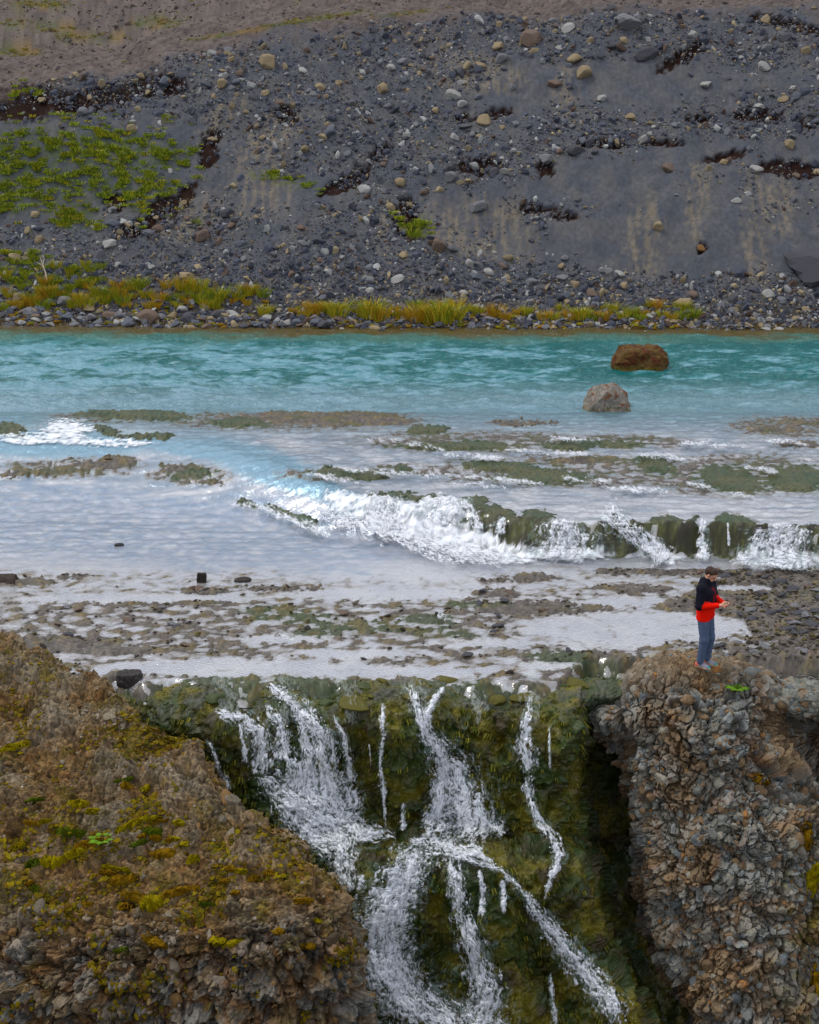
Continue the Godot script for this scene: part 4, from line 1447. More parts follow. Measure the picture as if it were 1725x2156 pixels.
# a sheet of falling water down a path [[px, py, width]...] over the surface in table m, torn into threads
func sheet(m: PackedFloat32Array, path: Array, lift: float, full: float, col: Color, wider := 1.35, tone := 0.0) -> ArrayMesh:
	var total := 0.0
	var widest := 0.0
	for i in path.size():
		widest = maxf(widest, path[i][2])
		if i: total += Vector2(path[i][0] - path[i - 1][0], path[i][1] - path[i - 1][1]).length()
	var na := clampi(int(widest * wider / 2.0), 7, 90)
	var nl := maxi(8, int(total / 2.6))
	var ph: float = path[0][0] * 0.37 + path[0][1] * 0.11 + tone * 50.0
	var v := PackedVector3Array()
	var c := PackedColorArray()
	for l in nl:
		var u := float(l) / (nl - 1)
		var q := path_at(path, u)
		var t3 := path_at(path, minf(u + 0.06, 1.0)) - path_at(path, maxf(u - 0.06, 0.0))
		var perp := Vector2(t3.y, -t3.x).normalized()
		var along := u * total
		var sway := 0.35 * n1.get_noise_2d(ph, along * 0.02)
		var w := q.z * wider * (1.0 + 0.35 * n1.get_noise_2d(ph + 9.0, along * 0.025))
		for i in na:
			var a := float(i) / (na - 1) * 2.0 - 1.0
			var off := (a + sway) * w * 0.5
			var px := q.x + perp.x * off
			var py := q.y + perp.y * off
			var d := look_smooth(m, px, py)
			if d < 0.0: d = look(m, q.x, q.y)
			var warp := 7.0 * n1.get_noise_2d(px * 0.05, py * 0.035)
			var s1 := n2.get_noise_2d((off + warp) * 0.065 + ph, along * 0.016)
			var s2 := n2.get_noise_2d((off + warp) * 0.16 + ph, along * 0.05 + 40.0)
			var s3 := nfine.get_noise_2d(px * 0.30 + warp * 0.2, py * 0.13)
			var edge := 1.0 - absf(a) * absf(a)
			var thr := lerpf(-0.40, 0.60, pow(absf(a), 1.2)) + 0.5 * sstep(0.12, 0.0, u) + 0.6 * sstep(0.9, 1.0, u)
			var al := clampf((0.9 * s1 + 0.9 * s2 + 0.6 * s3 - thr) * 1.7, 0.0, 1.0)
			al *= clampf((1.0 - absf(a)) * 6.0, 0.0, 1.0) * sstep(0.0, 0.05, u) * sstep(1.0, 0.97, u)
			var p := P(px, py, d - lift * (0.6 + 0.6 * edge) - 0.05 * s1 - 0.02 * s2)
			v.append(p)
			c.append(Color(col.r, col.g, col.b, al * full))
	return grid(na, nl, v, c, true)

func spray(m: PackedFloat32Array, path: Array, count: int, size: float, parent: Node) -> void:
	var xf := []
	var cols := []
	for i in count:
		var c := path_at(path, rng.randf())
		var a := rr(-1, 1)
		var px := c.x + a * c.z * 0.6
		var py := c.y + rr(-7, 5)
		var d := look(m, px, py)
		if d < 0.0: continue
		var s := size * (0.25 + 0.75 * pow(rng.randf(), 3.0))
		xf.append(met(rand_basis() * Basis.from_scale(Vector3(s * rr(0.7, 1.3), s * rr(0.7, 1.3), s)), P(px, py, d - rr(0.02, 0.12))))
		cols.append(Color(1, 1, 1))
	multi("spray", dabs[rng.randi() % 4], M.foam, xf, cols, parent)

func fall(called: String, label: String, m: PackedFloat32Array, paths: Array) -> Node3D:
	var root := base(called)
	tag(root, label, "waterfall")
	var white := lin(232, 236, 243)
	var clear := lin(150, 176, 172)
	for p in paths:
		# p: [path, -, -, lift, clear water, spray count]
		if p[4] > 0:
			obj("water_film", sheet(m, p[0], p[3] * 0.5, 0.34, clear, 1.8, 1.0), M.sheet, root)
		obj("stream", sheet(m, p[0], p[3], 0.96, white), M.sheet, root)
		obj("stream", sheet(m, p[0], p[3] * 1.8, 0.8, white, 1.0, 2.0), M.sheet, root)
		if p[5] > 0:
			spray(m, p[0], int(p[5] * 0.5), 0.016, root)
	return root

func make_falls() -> void:
	var c := map_cliff
	fall("waterfall", "broad white cascade on the left of the mossy cliff", c, [
		[[[450, 1496, 20], [490, 1508, 28], [522, 1518, 42], [542, 1541, 45], [552, 1586, 50], [556, 1632, 56]], 60, 0.016, 0.05, 10, 30],
		[[[560, 1480, 28], [590, 1525, 28], [597, 1571, 39], [615, 1611, 48], [635, 1670, 56]], 44, 0.013, 0.05, 10, 30],
		[[[560, 1430, 34], [594, 1462, 28], [625, 1488, 39], [655, 1518, 48], [675, 1551, 62], [687, 1611, 78], [694, 1661, 92], [708, 1712, 92]], 130, 0.016, 0.06, 24, 90],
		[[[700, 1503, 11], [723, 1546, 14], [735, 1599, 17], [738, 1650, 22]], 12, 0.011, 0.05, 5, 6],
		[[[741, 1655, 36], [736, 1690, 56], [722, 1725, 56]], 26, 0.014, 0.08, 4, 40],
		[[[540, 1636, 42], [575, 1656, 64], [622, 1684, 84], [673, 1712, 87], [723, 1737, 78], [765, 1754, 56], [840, 1762, 22]], 190, 0.017, 0.07, 20, 200],
		[[[628, 1738, 34], [660, 1760, 50], [711, 1785, 62], [722, 1830, 56], [738, 1880, 36]], 80, 0.016, 0.07, 12, 70],
		[[[590, 1690, 70], [660, 1735, 84], [730, 1765, 70]], 60, 0.015, 0.07, 8, 60],
		[[[630, 1500, 14], [640, 1540, 28], [648, 1600, 42], [655, 1660, 50], [668, 1700, 56]], 40, 0.013, 0.05, 10, 20],
		[[[505, 1520, 8], [512, 1560, 11], [516, 1610, 14]], 6, 0.01, 0.05, 2, 0]])
	fall("waterfall", "thin white rivulet beside the edge of the left outcrop", c, [
		[[[434, 1556, 6], [449, 1581, 9], [461, 1616, 15], [488, 1662, 24]], 26, 0.013, 0.06, 4, 24]])
	fall("waterfall", "central white cascade spreading into a fan down the mossy cliff", c, [
		[[[862, 1436, 22], [876, 1476, 20], [898, 1543, 38], [923, 1583, 55], [955, 1623, 80], [973, 1679, 108], [980, 1729, 125], [972, 1776, 145]], 210, 0.014, 0.06, 30, 120],
		[[[940, 1440, 12], [900, 1500, 20], [895, 1540, 20]], 12, 0.012, 0.05, 4, 8],
		[[[1000, 1700, 30], [1030, 1735, 28], [1066, 1758, 15]], 20, 0.012, 0.06, 3, 10],
		[[[888, 1774, 128], [868, 1820, 80], [842, 1858, 90], [806, 1915, 109], [790, 1975, 119], [788, 2030, 138], [840, 2085, 128], [905, 2130, 116], [990, 2185, 75]], 250, 0.018, 0.08, 26, 220],
		[[[950, 1790, 62], [958, 1855, 35], [973, 1930, 42], [998, 2006, 60], [1022, 2081, 65], [1012, 2140, 112], [990, 2190, 138]], 130, 0.016, 0.07, 20, 120],
		[[[850, 1690, 10], [848, 1750, 12]], 8, 0.01, 0.05, 2, 0],
		[[[760, 1840, 15], [755, 1875, 18]], 8, 0.012, 0.05, 2, 0],
		[[[860, 1768, 25], [910, 1778, 42], [960, 1786, 50], [1010, 1800, 32], [1050, 1824, 15]], 40, 0.014, 0.07, 6, 40],
		[[[880, 1800, 40], [862, 1850, 60], [836, 1910, 80], [822, 1970, 90], [830, 2040, 80], [880, 2100, 60]], 40, 0.014, 0.06, 8, 40],
		[[[940, 1580, 20], [930, 1650, 38], [915, 1720, 50], [900, 1770, 62]], 20, 0.012, 0.05, 6, 10],
		[[[1010, 1830, 12], [1018, 1880, 18], [1015, 1930, 18]], 8, 0.01, 0.05, 3, 0]])
	fall("waterfall", "white stream slanting to the lower right from the cliff step", c, [
		[[[933, 1784, 22], [998, 1814, 16], [1058, 1834, 14], [1104, 1880, 16], [1139, 1930, 34], [1184, 1990, 52], [1235, 2050, 56], [1275, 2101, 58], [1310, 2165, 60]], 150, 0.015, 0.08, 24, 90],
		[[[1058, 1850, 14], [1062, 1890, 16], [1060, 1925, 10]], 10, 0.011, 0.05, 3, 4],
		[[[1159, 2046, 8], [1163, 2100, 12], [1170, 2160, 16]], 12, 0.012, 0.05, 3, 4]])
	fall("waterfall", "narrow broken white trickle down the right of the mossy cliff", c, [
		[[[1118, 1460, 10], [1111, 1502, 14], [1104, 1563, 40], [1119, 1628, 44]], 22, 0.009, 0.05, 6, 10],
		[[[1112, 1630, 40], [1114, 1674, 18], [1129, 1719, 20], [1159, 1759, 28], [1180, 1799, 26], [1160, 1844, 16], [1146, 1895, 10]], 60, 0.013, 0.06, 8, 30],
		[[[1157, 1528, 5], [1158, 1575, 5], [1157, 1623, 8]], 6, 0.008, 0.05, 2, 0]])
	fall("waterfall", "faint dripping trickle over the dark hollow of the cliff", c, [
		[[[803, 1476, 10], [808, 1536, 14], [804, 1573, 10], [800, 1611, 8], [806, 1650, 16], [809, 1691, 8], [811, 1750, 6]], 16, 0.009, 0.06, 5, 6],
		[[[778, 1566, 3], [781, 1616, 3]], 3, 0.007, 0.05, 0, 0]])
	var w := map_mid
	fall("rapid", "wide foaming white chute in the middle of the rapids", w, [
		[[[660, 1060, 30], [700, 1088, 40], [760, 1105, 50], [850, 1125, 60], [960, 1155, 60], [1090, 1180, 40]], 150, 0.02, 0.04, 0, 300],
		[[[790, 1048, 60], [800, 1075, 80], [830, 1105, 80]], 60, 0.014, 0.05, 10, 90],
		[[[930, 1048, 70], [935, 1075, 80], [930, 1105, 90]], 60, 0.014, 0.05, 10, 90],
		[[[530, 1062, 16], [590, 1082, 18], [650, 1108, 20], [700, 1125, 26]], 40, 0.014, 0.04, 4, 50],
		[[[1062, 1088, 14], [1048, 1125, 40]], 24, 0.013, 0.05, 4, 30],
		[[[970, 1050, 30], [1000, 1090, 20], [1010, 1125, 30]], 16, 0.012, 0.05, 6, 10]])
	fall("waterfall", "white curtain of water falling over the middle of the ledge", w, [
		[[[1190, 1090, 60], [1188, 1120, 110], [1188, 1150, 135], [1188, 1176, 150]], 120, 0.012, 0.05, 26, 60]])
	fall("waterfall", "smooth tongue of water curling over the ledge with a white foot", w, [
		[[[1262, 1080, 70], [1310, 1105, 50], [1355, 1140, 44], [1398, 1178, 50]], 60, 0.013, 0.04, 30, 50],
		[[[1350, 1125, 40], [1385, 1160, 46], [1402, 1180, 50]], 50, 0.014, 0.05, 4, 50]])
	fall("waterfall", "slim white spout in front of the mossy ledge wall", w, [
		[[[1477, 1088, 14], [1482, 1130, 20], [1484, 1178, 26]], 26, 0.01, 0.05, 4, 14],
		[[[1533, 1100, 5], [1534, 1150, 6]], 4, 0.008, 0.05, 0, 0]])
	fall("waterfall", "broad white fall over the ledge at the right edge", w, [
		[[[1655, 1098, 100], [1652, 1130, 130], [1648, 1165, 160], [1645, 1200, 170]], 170, 0.014, 0.05, 30, 120],
		[[[1600, 1130, 30], [1580, 1165, 40], [1566, 1186, 40]], 40, 0.013, 0.05, 6, 30]])
	var films := base("lip_water")
	tag(films, "thin clear water slipping over the lip of the cliff", "water", "", "stuff")
	for s in [[480, 40], [600, 50], [735, 40], [880, 50], [1000, 40], [1120, 40]]:
		var x: float = s[0]
		obj("water_film", sheet(c, [[x - 30.0, 1418, s[1] * 1.6], [x - 8.0, 1450, s[1] * 1.3], [x + 4.0, 1485, s[1]], [x + 8.0, 1530, s[1] * 0.5]], 0.03, 0.26, lin(196, 206, 200), 1.5), M.sheet, films)
	# lines of froth where the shallow water quickens
	var flecks := []
	for s in [[830, 930, 60], [900, 1000, 120], [1010, 1020, 60], [1080, 1010, 70], [1240, 1010, 60], [1340, 1030, 80], [1470, 1020, 30], [1570, 1045, 30], [720, 1012, 40], [780, 990, 60], [1150, 950, 90], [1400, 960, 60], [1600, 985, 40], [520, 1062, 40], [600, 1340, 20], [940, 1300, 20], [1210, 925, 60], [900, 940, 40], [1500, 935, 80], [1650, 930, 60], [1000, 960, 70], [680, 1000, 40]]:
		flecks.append([[s[0] - s[2], s[1] - rr(2, 6), 8], [s[0], s[1], 14], [s[0] + s[2], s[1] + rr(2, 9), 8]])
	var root := base("froth")
	tag(root, "thin white froth lines on the shallow rapids", "froth", "", "stuff")
	for p in flecks:
		obj("froth_line", sheet(w, p, 0.02, 0.8, lin(226, 230, 238)), M.sheet, root)

# ------------------------------------------------------------------ the man: tapered bones joined smoothly, meshed as surface nets
# bones: [a, b, radius at a, radius at b]; returns vertices, indices, normals and the nearest bone of each vertex
func nets(bones: Array, k: float, cell: float, out: Dictionary) -> void:
	var lo := Vector3.ONE * 1e3
	var hi := Vector3.ONE * -1e3
	for b in bones:
		var r: float = maxf(b[2], b[3]) + k + cell * 2.0
		for e in 2:
			lo = lo.min(b[e] - Vector3.ONE * r)
			hi = hi.max(b[e] + Vector3.ONE * r)
	var nx := int((hi.x - lo.x) / cell) + 2
	var ny := int((hi.y - lo.y) / cell) + 2
	var nz := int((hi.z - lo.z) / cell) + 2
	var f := PackedFloat32Array()
	f.resize(nx * ny * nz)
	f.fill(1.0)
	var best := PackedFloat32Array()
	best.resize(f.size())
	best.fill(1.0)
	var who := PackedInt32Array()
	who.resize(f.size())
	for n in bones.size():
		var a: Vector3 = bones[n][0]
		var b: Vector3 = bones[n][1]
		var ra: float = bones[n][2]
		var rb: float = bones[n][3]
		var m := maxf(ra, rb) + k + cell * 2.0
		var p0 := ((a.min(b) - Vector3.ONE * m - lo) / cell).floor()
		var p1 := ((a.max(b) + Vector3.ONE * m - lo) / cell).ceil()
		var ab := b - a
		var l2 := maxf(ab.length_squared(), 1e-9)
		for z in range(maxi(0, int(p0.z)), mini(nz, int(p1.z) + 1)):
			for y in range(maxi(0, int(p0.y)), mini(ny, int(p1.y) + 1)):
				for x in range(maxi(0, int(p0.x)), mini(nx, int(p1.x) + 1)):
					var p := lo + Vector3(x, y, z) * cell
					var t := clampf((p - a).dot(ab) / l2, 0.0, 1.0)
					var d := (p - a - ab * t).length() - lerpf(ra, rb, t)
					var i := (z * ny + y) * nx + x
					if d < best[i]:
						best[i] = d
						who[i] = n
					var h := clampf(0.5 + 0.5 * (f[i] - d) / k, 0.0, 1.0)
					f[i] = lerpf(f[i], d, h) - k * h * (1.0 - h)
	var ids := {}
	var v: PackedVector3Array = out.v
	var idx: PackedInt32Array = out.i
	var nn: PackedVector3Array = out.n
	var wh: PackedInt32Array = out.w
	var first: int = out.bones
	var st := [1, nx, nx * ny]
	for z in nz - 1:
		for y in ny - 1:
			for x in nx - 1:
				var i := (z * ny + y) * nx + x
				var c := [f[i], f[i + 1], f[i + nx], f[i + nx + 1], f[i + st[2]], f[i + st[2] + 1], f[i + st[2] + nx], f[i + st[2] + nx + 1]]
				var inside := 0
				for e in 8:
					if c[e] < 0.0: inside += 1
				if inside == 0 or inside == 8: continue
				var s := Vector3.ZERO
				var n := 0
				for e in [[0, 1], [2, 3], [4, 5], [6, 7], [0, 2], [1, 3], [4, 6], [5, 7], [0, 4], [1, 5], [2, 6], [3, 7]]:
					var a: float = c[e[0]]
					var b: float = c[e[1]]
					if (a < 0.0) == (b < 0.0): continue
					var t := a / (a - b)
					var pa := Vector3(e[0] & 1, (e[0] >> 1) & 1, e[0] >> 2)
					var pb := Vector3(e[1] & 1, (e[1] >> 1) & 1, e[1] >> 2)
					s += pa.lerp(pb, t)
					n += 1
				ids[i] = v.size()
				v.append(lo + (Vector3(x, y, z) + s / n) * cell)
				nn.append(Vector3(c[1] + c[3] + c[5] + c[7] - c[0] - c[2] - c[4] - c[6], c[2] + c[3] + c[6] + c[7] - c[0] - c[1] - c[4] - c[5], c[4] + c[5] + c[6] + c[7] - c[0] - c[1] - c[2] - c[3]).normalized())
				wh.append(who[i] + first)
	for i: int in ids:
		for ax in 3:
			var j: int = i + st[ax]
			if (f[i] < 0.0) == (f[j] < 0.0): continue
			var u: int = st[(ax + 1) % 3]
			var w: int = st[(ax + 2) % 3]
			if not (ids.has(i - u) and ids.has(i - w) and ids.has(i - u - w)): continue
			var q := [ids[i], ids[i - u], ids[i - u - w], ids[i - w]]
			if f[i] < 0.0:
				idx.append_array([q[0], q[2], q[1], q[0], q[3], q[2]])
			else:
				idx.append_array([q[0], q[1], q[2], q[0], q[2], q[3]])
	out.v = v
	out.i = idx
	out.n = nn
	out.w = wh
	out.bones = first + bones.size()

func blank() -> Dictionary:
	return {"v": PackedVector3Array(), "i": PackedInt32Array(), "n": PackedVector3Array(), "w": PackedInt32Array(), "bones": 0}

func net_mesh(o: Dictionary, colour: Callable, keep = null) -> ArrayMesh:
	var c := PackedColorArray()
	for k in o.v.size():
		c.append(colour.call(o.v[k], o.w[k]))
	var idx: PackedInt32Array = o.i
	if keep != null:
		idx = PackedInt32Array()
		for t in range(0, o.i.size(), 3):
			if keep.call((o.v[o.i[t]] + o.v[o.i[t + 1]] + o.v[o.i[t + 2]]) / 3.0):
				idx.append_array([o.i[t], o.i[t + 1], o.i[t + 2]])
	return tris(o.v, idx, c, o.n)

var nod := Basis(Vector3.RIGHT, deg_to_rad(30))
var hc := Vector3(0.0, 1.675, 0.055)
func on_head(p: Vector3) -> Vector3:
	return hc + nod * p

func make_person() -> void:
	var a := on(map_prom, 1462, 1413)
	var b := on(map_prom, 1496, 1398)
	var ground := maxf(a.y, b.y)
	var foot := Vector3((a.x + b.x) * 0.5, ground, (a.z + b.z) * 0.5)
	var fwd := Vector3(0.80, 0, 0.60).normalized()
	var left := Vector3.UP.cross(fwd)
	var turn := Basis(left, Vector3.UP, fwd)
	var root := base("person")
	root.transform = Transform3D(turn * 0.94, foot * U)
	tag(root, "person in a red and black jacket looking down at a small device", "person")
	var white := func(_p: Vector3, _w: int) -> Color: return Color.WHITE
	# joints, metres, z forward, x to the person's left
	var sr := Vector3(-0.19, 1.45, -0.02)
	var sl := Vector3(0.19, 1.45, -0.02)
	var er := Vector3(-0.275, 1.16, 0.0)
	var el := Vector3(0.27, 1.17, 0.03)
	var wr := Vector3(-0.085, 1.175, 0.24)
	var wl := Vector3(0.085, 1.185, 0.25)
	# body: skin
	var o := blank()
	nets([[Vector3(-0.07, 0.98, 0), Vector3(-0.08, 1.36, 0), 0.09, 0.1], [Vector3(0.07, 0.98, 0), Vector3(0.08, 1.36, 0), 0.09, 0.1], [sr, er, 0.05, 0.042], [sl, el, 0.05, 0.042], [er, wr, 0.04, 0.028], [el, wl, 0.04, 0.028], [Vector3(-0.09, 0.93, 0), Vector3(-0.10, 0.52, 0.05), 0.075, 0.05], [Vector3(0.09, 0.93, 0), Vector3(0.09, 0.52, 0.07), 0.075, 0.05], [Vector3(-0.10, 0.52, 0.05), Vector3(-0.10, 0.09, 0.0), 0.048, 0.038], [Vector3(0.09, 0.52, 0.07), Vector3(0.11, 0.09, 0.03), 0.048, 0.038], [Vector3(0, 1.42, -0.01), hc + Vector3(0, -0.09, -0.03), 0.06, 0.054], [sr, sl, 0.05, 0.05]], 0.03, 0.018, o)
	nets([[on_head(Vector3(0, 0.02, -0.035)), on_head(Vector3(0, 0.03, 0.025)), 0.084, 0.08], [on_head(Vector3(0, -0.01, 0.03)), on_head(Vector3(0, -0.085, 0.055)), 0.066, 0.036], [on_head(Vector3(0, 0.0, 0.10)), on_head(Vector3(0, -0.042, 0.116)), 0.009, 0.014], [on_head(Vector3(-0.084, -0.005, -0.005)), on_head(Vector3(-0.082, -0.04, 0.0)), 0.016, 0.011], [on_head(Vector3(0.084, -0.005, -0.005)), on_head(Vector3(0.082, -0.04, 0.0)), 0.016, 0.011], [on_head(Vector3(-0.038, 0.014, 0.086)), on_head(Vector3(0.038, 0.014, 0.086)), 0.013, 0.013], [on_head(Vector3(-0.02, -0.07, 0.094)), on_head(Vector3(0.02, -0.07, 0.094)), 0.007, 0.007], [on_head(Vector3(0, -0.05, -0.02)), hc + Vector3(0, -0.2, -0.06), 0.056, 0.056]], 0.012, 0.007, o)
	for s in [-1.0, 1.0]:
		var w: Vector3 = wr if s < 0 else wl
		var palm := Vector3(s * 0.05, 1.19, 0.325)
		var hand := [[w, palm, 0.026, 0.03], [palm + Vector3(0, 0.02, 0), palm + Vector3(0, -0.02, 0.01), 0.024, 0.024]]
		for i in 4:
			var at0 := palm + Vector3(-s * 0.004, 0.028 - 0.019 * i, 0.018 - 0.004 * i)
			var l: float = [0.034, 0.038, 0.036, 0.028][i]
			var k1 := at0 + Vector3(s * 0.012, -0.004, l)
			var k2 := k1 + Vector3(-s * l * 0.75, -0.006, l * 0.45)
			var k3 := k2 + Vector3(-s * l * 0.5, 0.004, -l * 0.25)
			hand.append_array([[at0, k1, 0.0105, 0.0095], [k1, k2, 0.0095, 0.0085], [k2, k3, 0.0085, 0.0075]])
		var th := palm + Vector3(-s * 0.012, 0.026, -0.012)
		var th2 := th + Vector3(-s * 0.016, 0.018, 0.026)
		hand.append_array([[th, th2, 0.012, 0.0105], [th2, th2 + Vector3(-s * 0.008, -0.002, 0.026), 0.0105, 0.0085]])
		nets(hand, 0.006, 0.006, o)
	obj("body", net_mesh(o, white), M.skin, root)
	# hair
	o = blank()
	nets([[on_head(Vector3(0, 0.026, -0.038)), on_head(Vector3(0, 0.042, 0.028)), 0.090, 0.084], [on_head(Vector3(-0.03, 0.10, 0.02)), on_head(Vector3(0.03, 0.105, 0.015)), 0.024, 0.024]], 0.02, 0.008, o)
	obj("hair", net_mesh(o, white, func(p: Vector3) -> bool:
		var q := nod.transposed() * (p - hc)
		return q.y * 0.8 - q.z * 0.72 > -0.005 + 0.006 * sin(q.x * 160.0) and q.y > -0.075), M.hair, root)
	for s in [-1.0, 1.0]:
		var e := SphereMesh.new()
		e.radius = 0.009
		e.height = 0.016
		e.radial_segments = 10
		e.rings = 6
		var ey := obj("eye", e, M.hair, root)
		ey.position = on_head(Vector3(s * 0.033, -0.004, 0.088))
	# jacket
	o = blank()
	nets([[Vector3(-0.085, 0.90, 0.0), Vector3(-0.085, 1.34, -0.005), 0.118, 0.128], [Vector3(0.085, 0.90, 0.0), Vector3(0.085, 1.34, -0.005), 0.118, 0.128], [Vector3(0, 1.0, 0.03), Vector3(0, 1.32, 0.035), 0.115, 0.12], [sr, sl, 0.075, 0.075], [sr, er, 0.082, 0.066], [sl, el, 0.082, 0.066], [er, wr, 0.064, 0.046], [el, wl, 0.064, 0.046], [Vector3(0, 1.44, -0.02), Vector3(0, 1.555, 0.0), 0.085, 0.076], [Vector3(-0.07, 1.50, -0.07), Vector3(0.07, 1.50, -0.07), 0.055, 0.055], [Vector3(0, 1.54, -0.085), Vector3(0, 1.44, -0.12), 0.055, 0.05]], 0.035, 0.013, o)
	for i in o.v.size():
		var p: Vector3 = o.v[i]
		o.v[i] = p + o.n[i] * (0.006 * n2.get_noise_3dv(p * Vector3(9, 14, 9)) + 0.004 * sin(p.y * 60.0 + p.x * 20.0) * clampf((1.25 - p.y) * 4.0, 0, 1))
	var red := lin(238, 26, 10)
	var navy := lin(26, 22, 36)
	var maroon := lin(120, 16, 22)
	obj("jacket", net_mesh(o, func(p: Vector3, w: int) -> Color:
		if w == 4 or w == 5: return navy
		if w == 6 or w == 7: return red
		if w >= 8: return navy
		if p.y > 1.33:
			return maroon if p.z > 0.08 and absf(p.x - 0.01) < 0.022 else navy
		if p.y < 1.15: return red
		if p.z > 0.07:
			if absf(absf(p.x) - 0.035) < 0.016: return maroon
			return navy
		return red if p.x < -0.12 and p.z > -0.03 and p.z < 0.04 else navy, func(p: Vector3) -> bool: return p.y > 0.865), M.cloth, root)
	# trousers
	o = blank()
	nets([[Vector3(-0.07, 1.0, 0), Vector3(0.07, 1.0, 0), 0.115, 0.115], [Vector3(-0.085, 0.93, 0), Vector3(-0.10, 0.52, 0.05), 0.105, 0.08], [Vector3(0.085, 0.93, 0), Vector3(0.09, 0.52, 0.07), 0.105, 0.08], [Vector3(-0.10, 0.52, 0.05), Vector3(-0.10, 0.13, 0.0), 0.08, 0.064], [Vector3(0.09, 0.52, 0.07), Vector3(0.11, 0.13, 0.03), 0.08, 0.064], [Vector3(-0.10, 0.13, 0.0), Vector3(-0.10, 0.10, 0.0), 0.052, 0.05], [Vector3(0.11, 0.13, 0.03), Vector3(0.11, 0.10, 0.03), 0.052, 0.05]], 0.03, 0.014, o)
	for i in o.v.size():
		var p: Vector3 = o.v[i]
		o.v[i] = p + o.n[i] * (0.008 * n2.get_noise_3dv(p * Vector3(7, 11, 7)) + 0.005 * sin(p.y * 75.0 + p.z * 25.0) * clampf((0.7 - p.y) * 3.0, 0, 1))
	var denim := lin(78, 92, 118)
	obj("trousers", net_mesh(o, func(_p: Vector3, w: int) -> Color: return lin(34, 40, 62) if w >= 5 else denim), M.cloth, root)
	var tagbox := BoxMesh.new()
	tagbox.size = Vector3(0.012, 0.035, 0.006)
	var tg := obj("zip_pull", tagbox, M.stone_pale, root)
	tg.position = Vector3(-0.165, 0.83, 0.085)
	# shoes
	for s in [[-0.10, 0.0, 0.0], [0.11, 0.03, 0.16]]:
		o = blank()
		var y0: float = 0.0
		nets([[Vector3(s[0], 0.05 + y0, s[1] - 0.05), Vector3(s[0], 0.045, s[1] + 0.14), 0.045, 0.036], [Vector3(s[0], 0.09, s[1] - 0.03), Vector3(s[0], 0.06, s[1] + 0.08), 0.045, 0.036], [Vector3(s[0], 0.02, s[1] - 0.06), Vector3(s[0], 0.02, s[1] + 0.17), 0.03, 0.03], [Vector3(s[0] - 0.02, 0.02, s[1] + 0.10), Vector3(s[0] + 0.02, 0.02, s[1] + 0.10), 0.032, 0.032]], 0.02, 0.009, o)
		var z0: float = s[1]
		obj("shoe", net_mesh(o, func(p: Vector3, _w: int) -> Color:
			if p.y < 0.03: return lin(190, 164, 130)
			if p.z > z0 + 0.155: return lin(70, 140, 146)
			if p.z < z0 - 0.01: return lin(206, 112, 90)
			return lin(140, 136, 150)), M.cloth, root)
	# the device in the hands
	var dev := base("device")
	dev.transform = Transform3D(turn * 0.94, foot * U) * Transform3D(Basis(Vector3.RIGHT, deg_to_rad(-50)), Vector3(0, 1.2, 0.365))
	tag(dev, "small dark handheld device held by the man in the red jacket", "device")
	var box := BoxMesh.new()
	box.size = Vector3(0.12, 0.075, 0.018)
	obj("casing", box, M.device, dev)
	var scr := BoxMesh.new()
	scr.size = Vector3(0.10, 0.062, 0.004)
	var so := obj("screen", scr, M.device, dev)
	so.position = Vector3(0, 0, 0.011)

# ------------------------------------------------------------------ blocks, moss and plants on the near rock
func block_colour(which: int, p := Vector3.ZERO) -> Color:
	var u := rng.randf()
	if p != Vector3.ZERO: # neighbours share the colour of their band of rock
		u = clampf(0.5 + 1.1 * n1.get_noise_3dv(p * 1.0 + Vector3(9, 0, 0)) + rr(-0.3, 0.3), 0.0, 0.999)
	var c: Color
	if which == 0: # outcrop
		if u < 0.34: c = lin(122, 104, 80)
		elif u < 0.56: c = lin(132, 120, 102)
		elif u < 0.76: c = lin(124, 94, 54)
		elif u < 0.90: c = lin(92, 76, 56)
		else: c = lin(152, 138, 122)
	else:
		if u < 0.30: c = lin(128, 130, 124)
		elif u < 0.48: c = lin(110, 116, 118)
		elif u < 0.80: c = lin(128, 104, 76)
		else: c = lin(150, 144, 130)
		if rng.randf() < 0.07: c = lin(156, 108, 58)
	return c * rr(0.75, 1.5)

# blocks set in a rock face: the largest as parts, the rest together
func blocks(root: Node, v: PackedVector3Array, nn: PackedVector3Array, count: int, singles: int, rmin: float, rmax: float, which: int, meshes: Array, keep: Callable) -> void:
	var mats := []
	for i in 8:
		var m: StandardMaterial3D = M.blocks.duplicate()
		m.albedo_color = block_colour(which).linear_to_srgb()
		m.vertex_color_use_as_albedo = false
		mats.append(m)
	var xf := []
	var cols := []
	for m in meshes:
		xf.append([])
		cols.append([])
	var n := 0
	var tries := 0
	var seen := 0
	while n < count and tries < count * 6:
		tries += 1
		var k := rng.randi() % v.size()
		var p := v[k]
		var q := proj(p)
		var z: float = keep.call(q, p)
		if rng.randf() > z: continue
		n += 1
		var r := rmin * pow(1.0 - rng.randf() * 0.99, -0.45)
		r = minf(r, rmax)
		var big := seen < singles and r > rmin * 1.55 and q.x > 0 and q.x < 1725 and q.y < 2156
		var b := ends_up(nn[k].lerp(Vector3(rr(-1, 1), rr(-1, 1), rr(-1, 1)), 0.28).normalized(), rr(0, TAU)) * Basis.from_scale(Vector3(r * rr(0.85, 1.25), r * rr(0.6, 0.95), r))
		var t := met(b, p - nn[k] * r * rr(0.1, 0.55))
		var mi := rng.randi() % meshes.size()
		if big:
			seen += 1
			var o := obj("stone", meshes[mi], mats[rng.randi() % 8], root)
			o.transform = t
		else:
			xf[mi].append(t)
			cols[mi].append(block_colour(which, p))
	for i in meshes.size():
		multi("rubble", meshes[i], M.blocks, xf[i], cols[i], root)

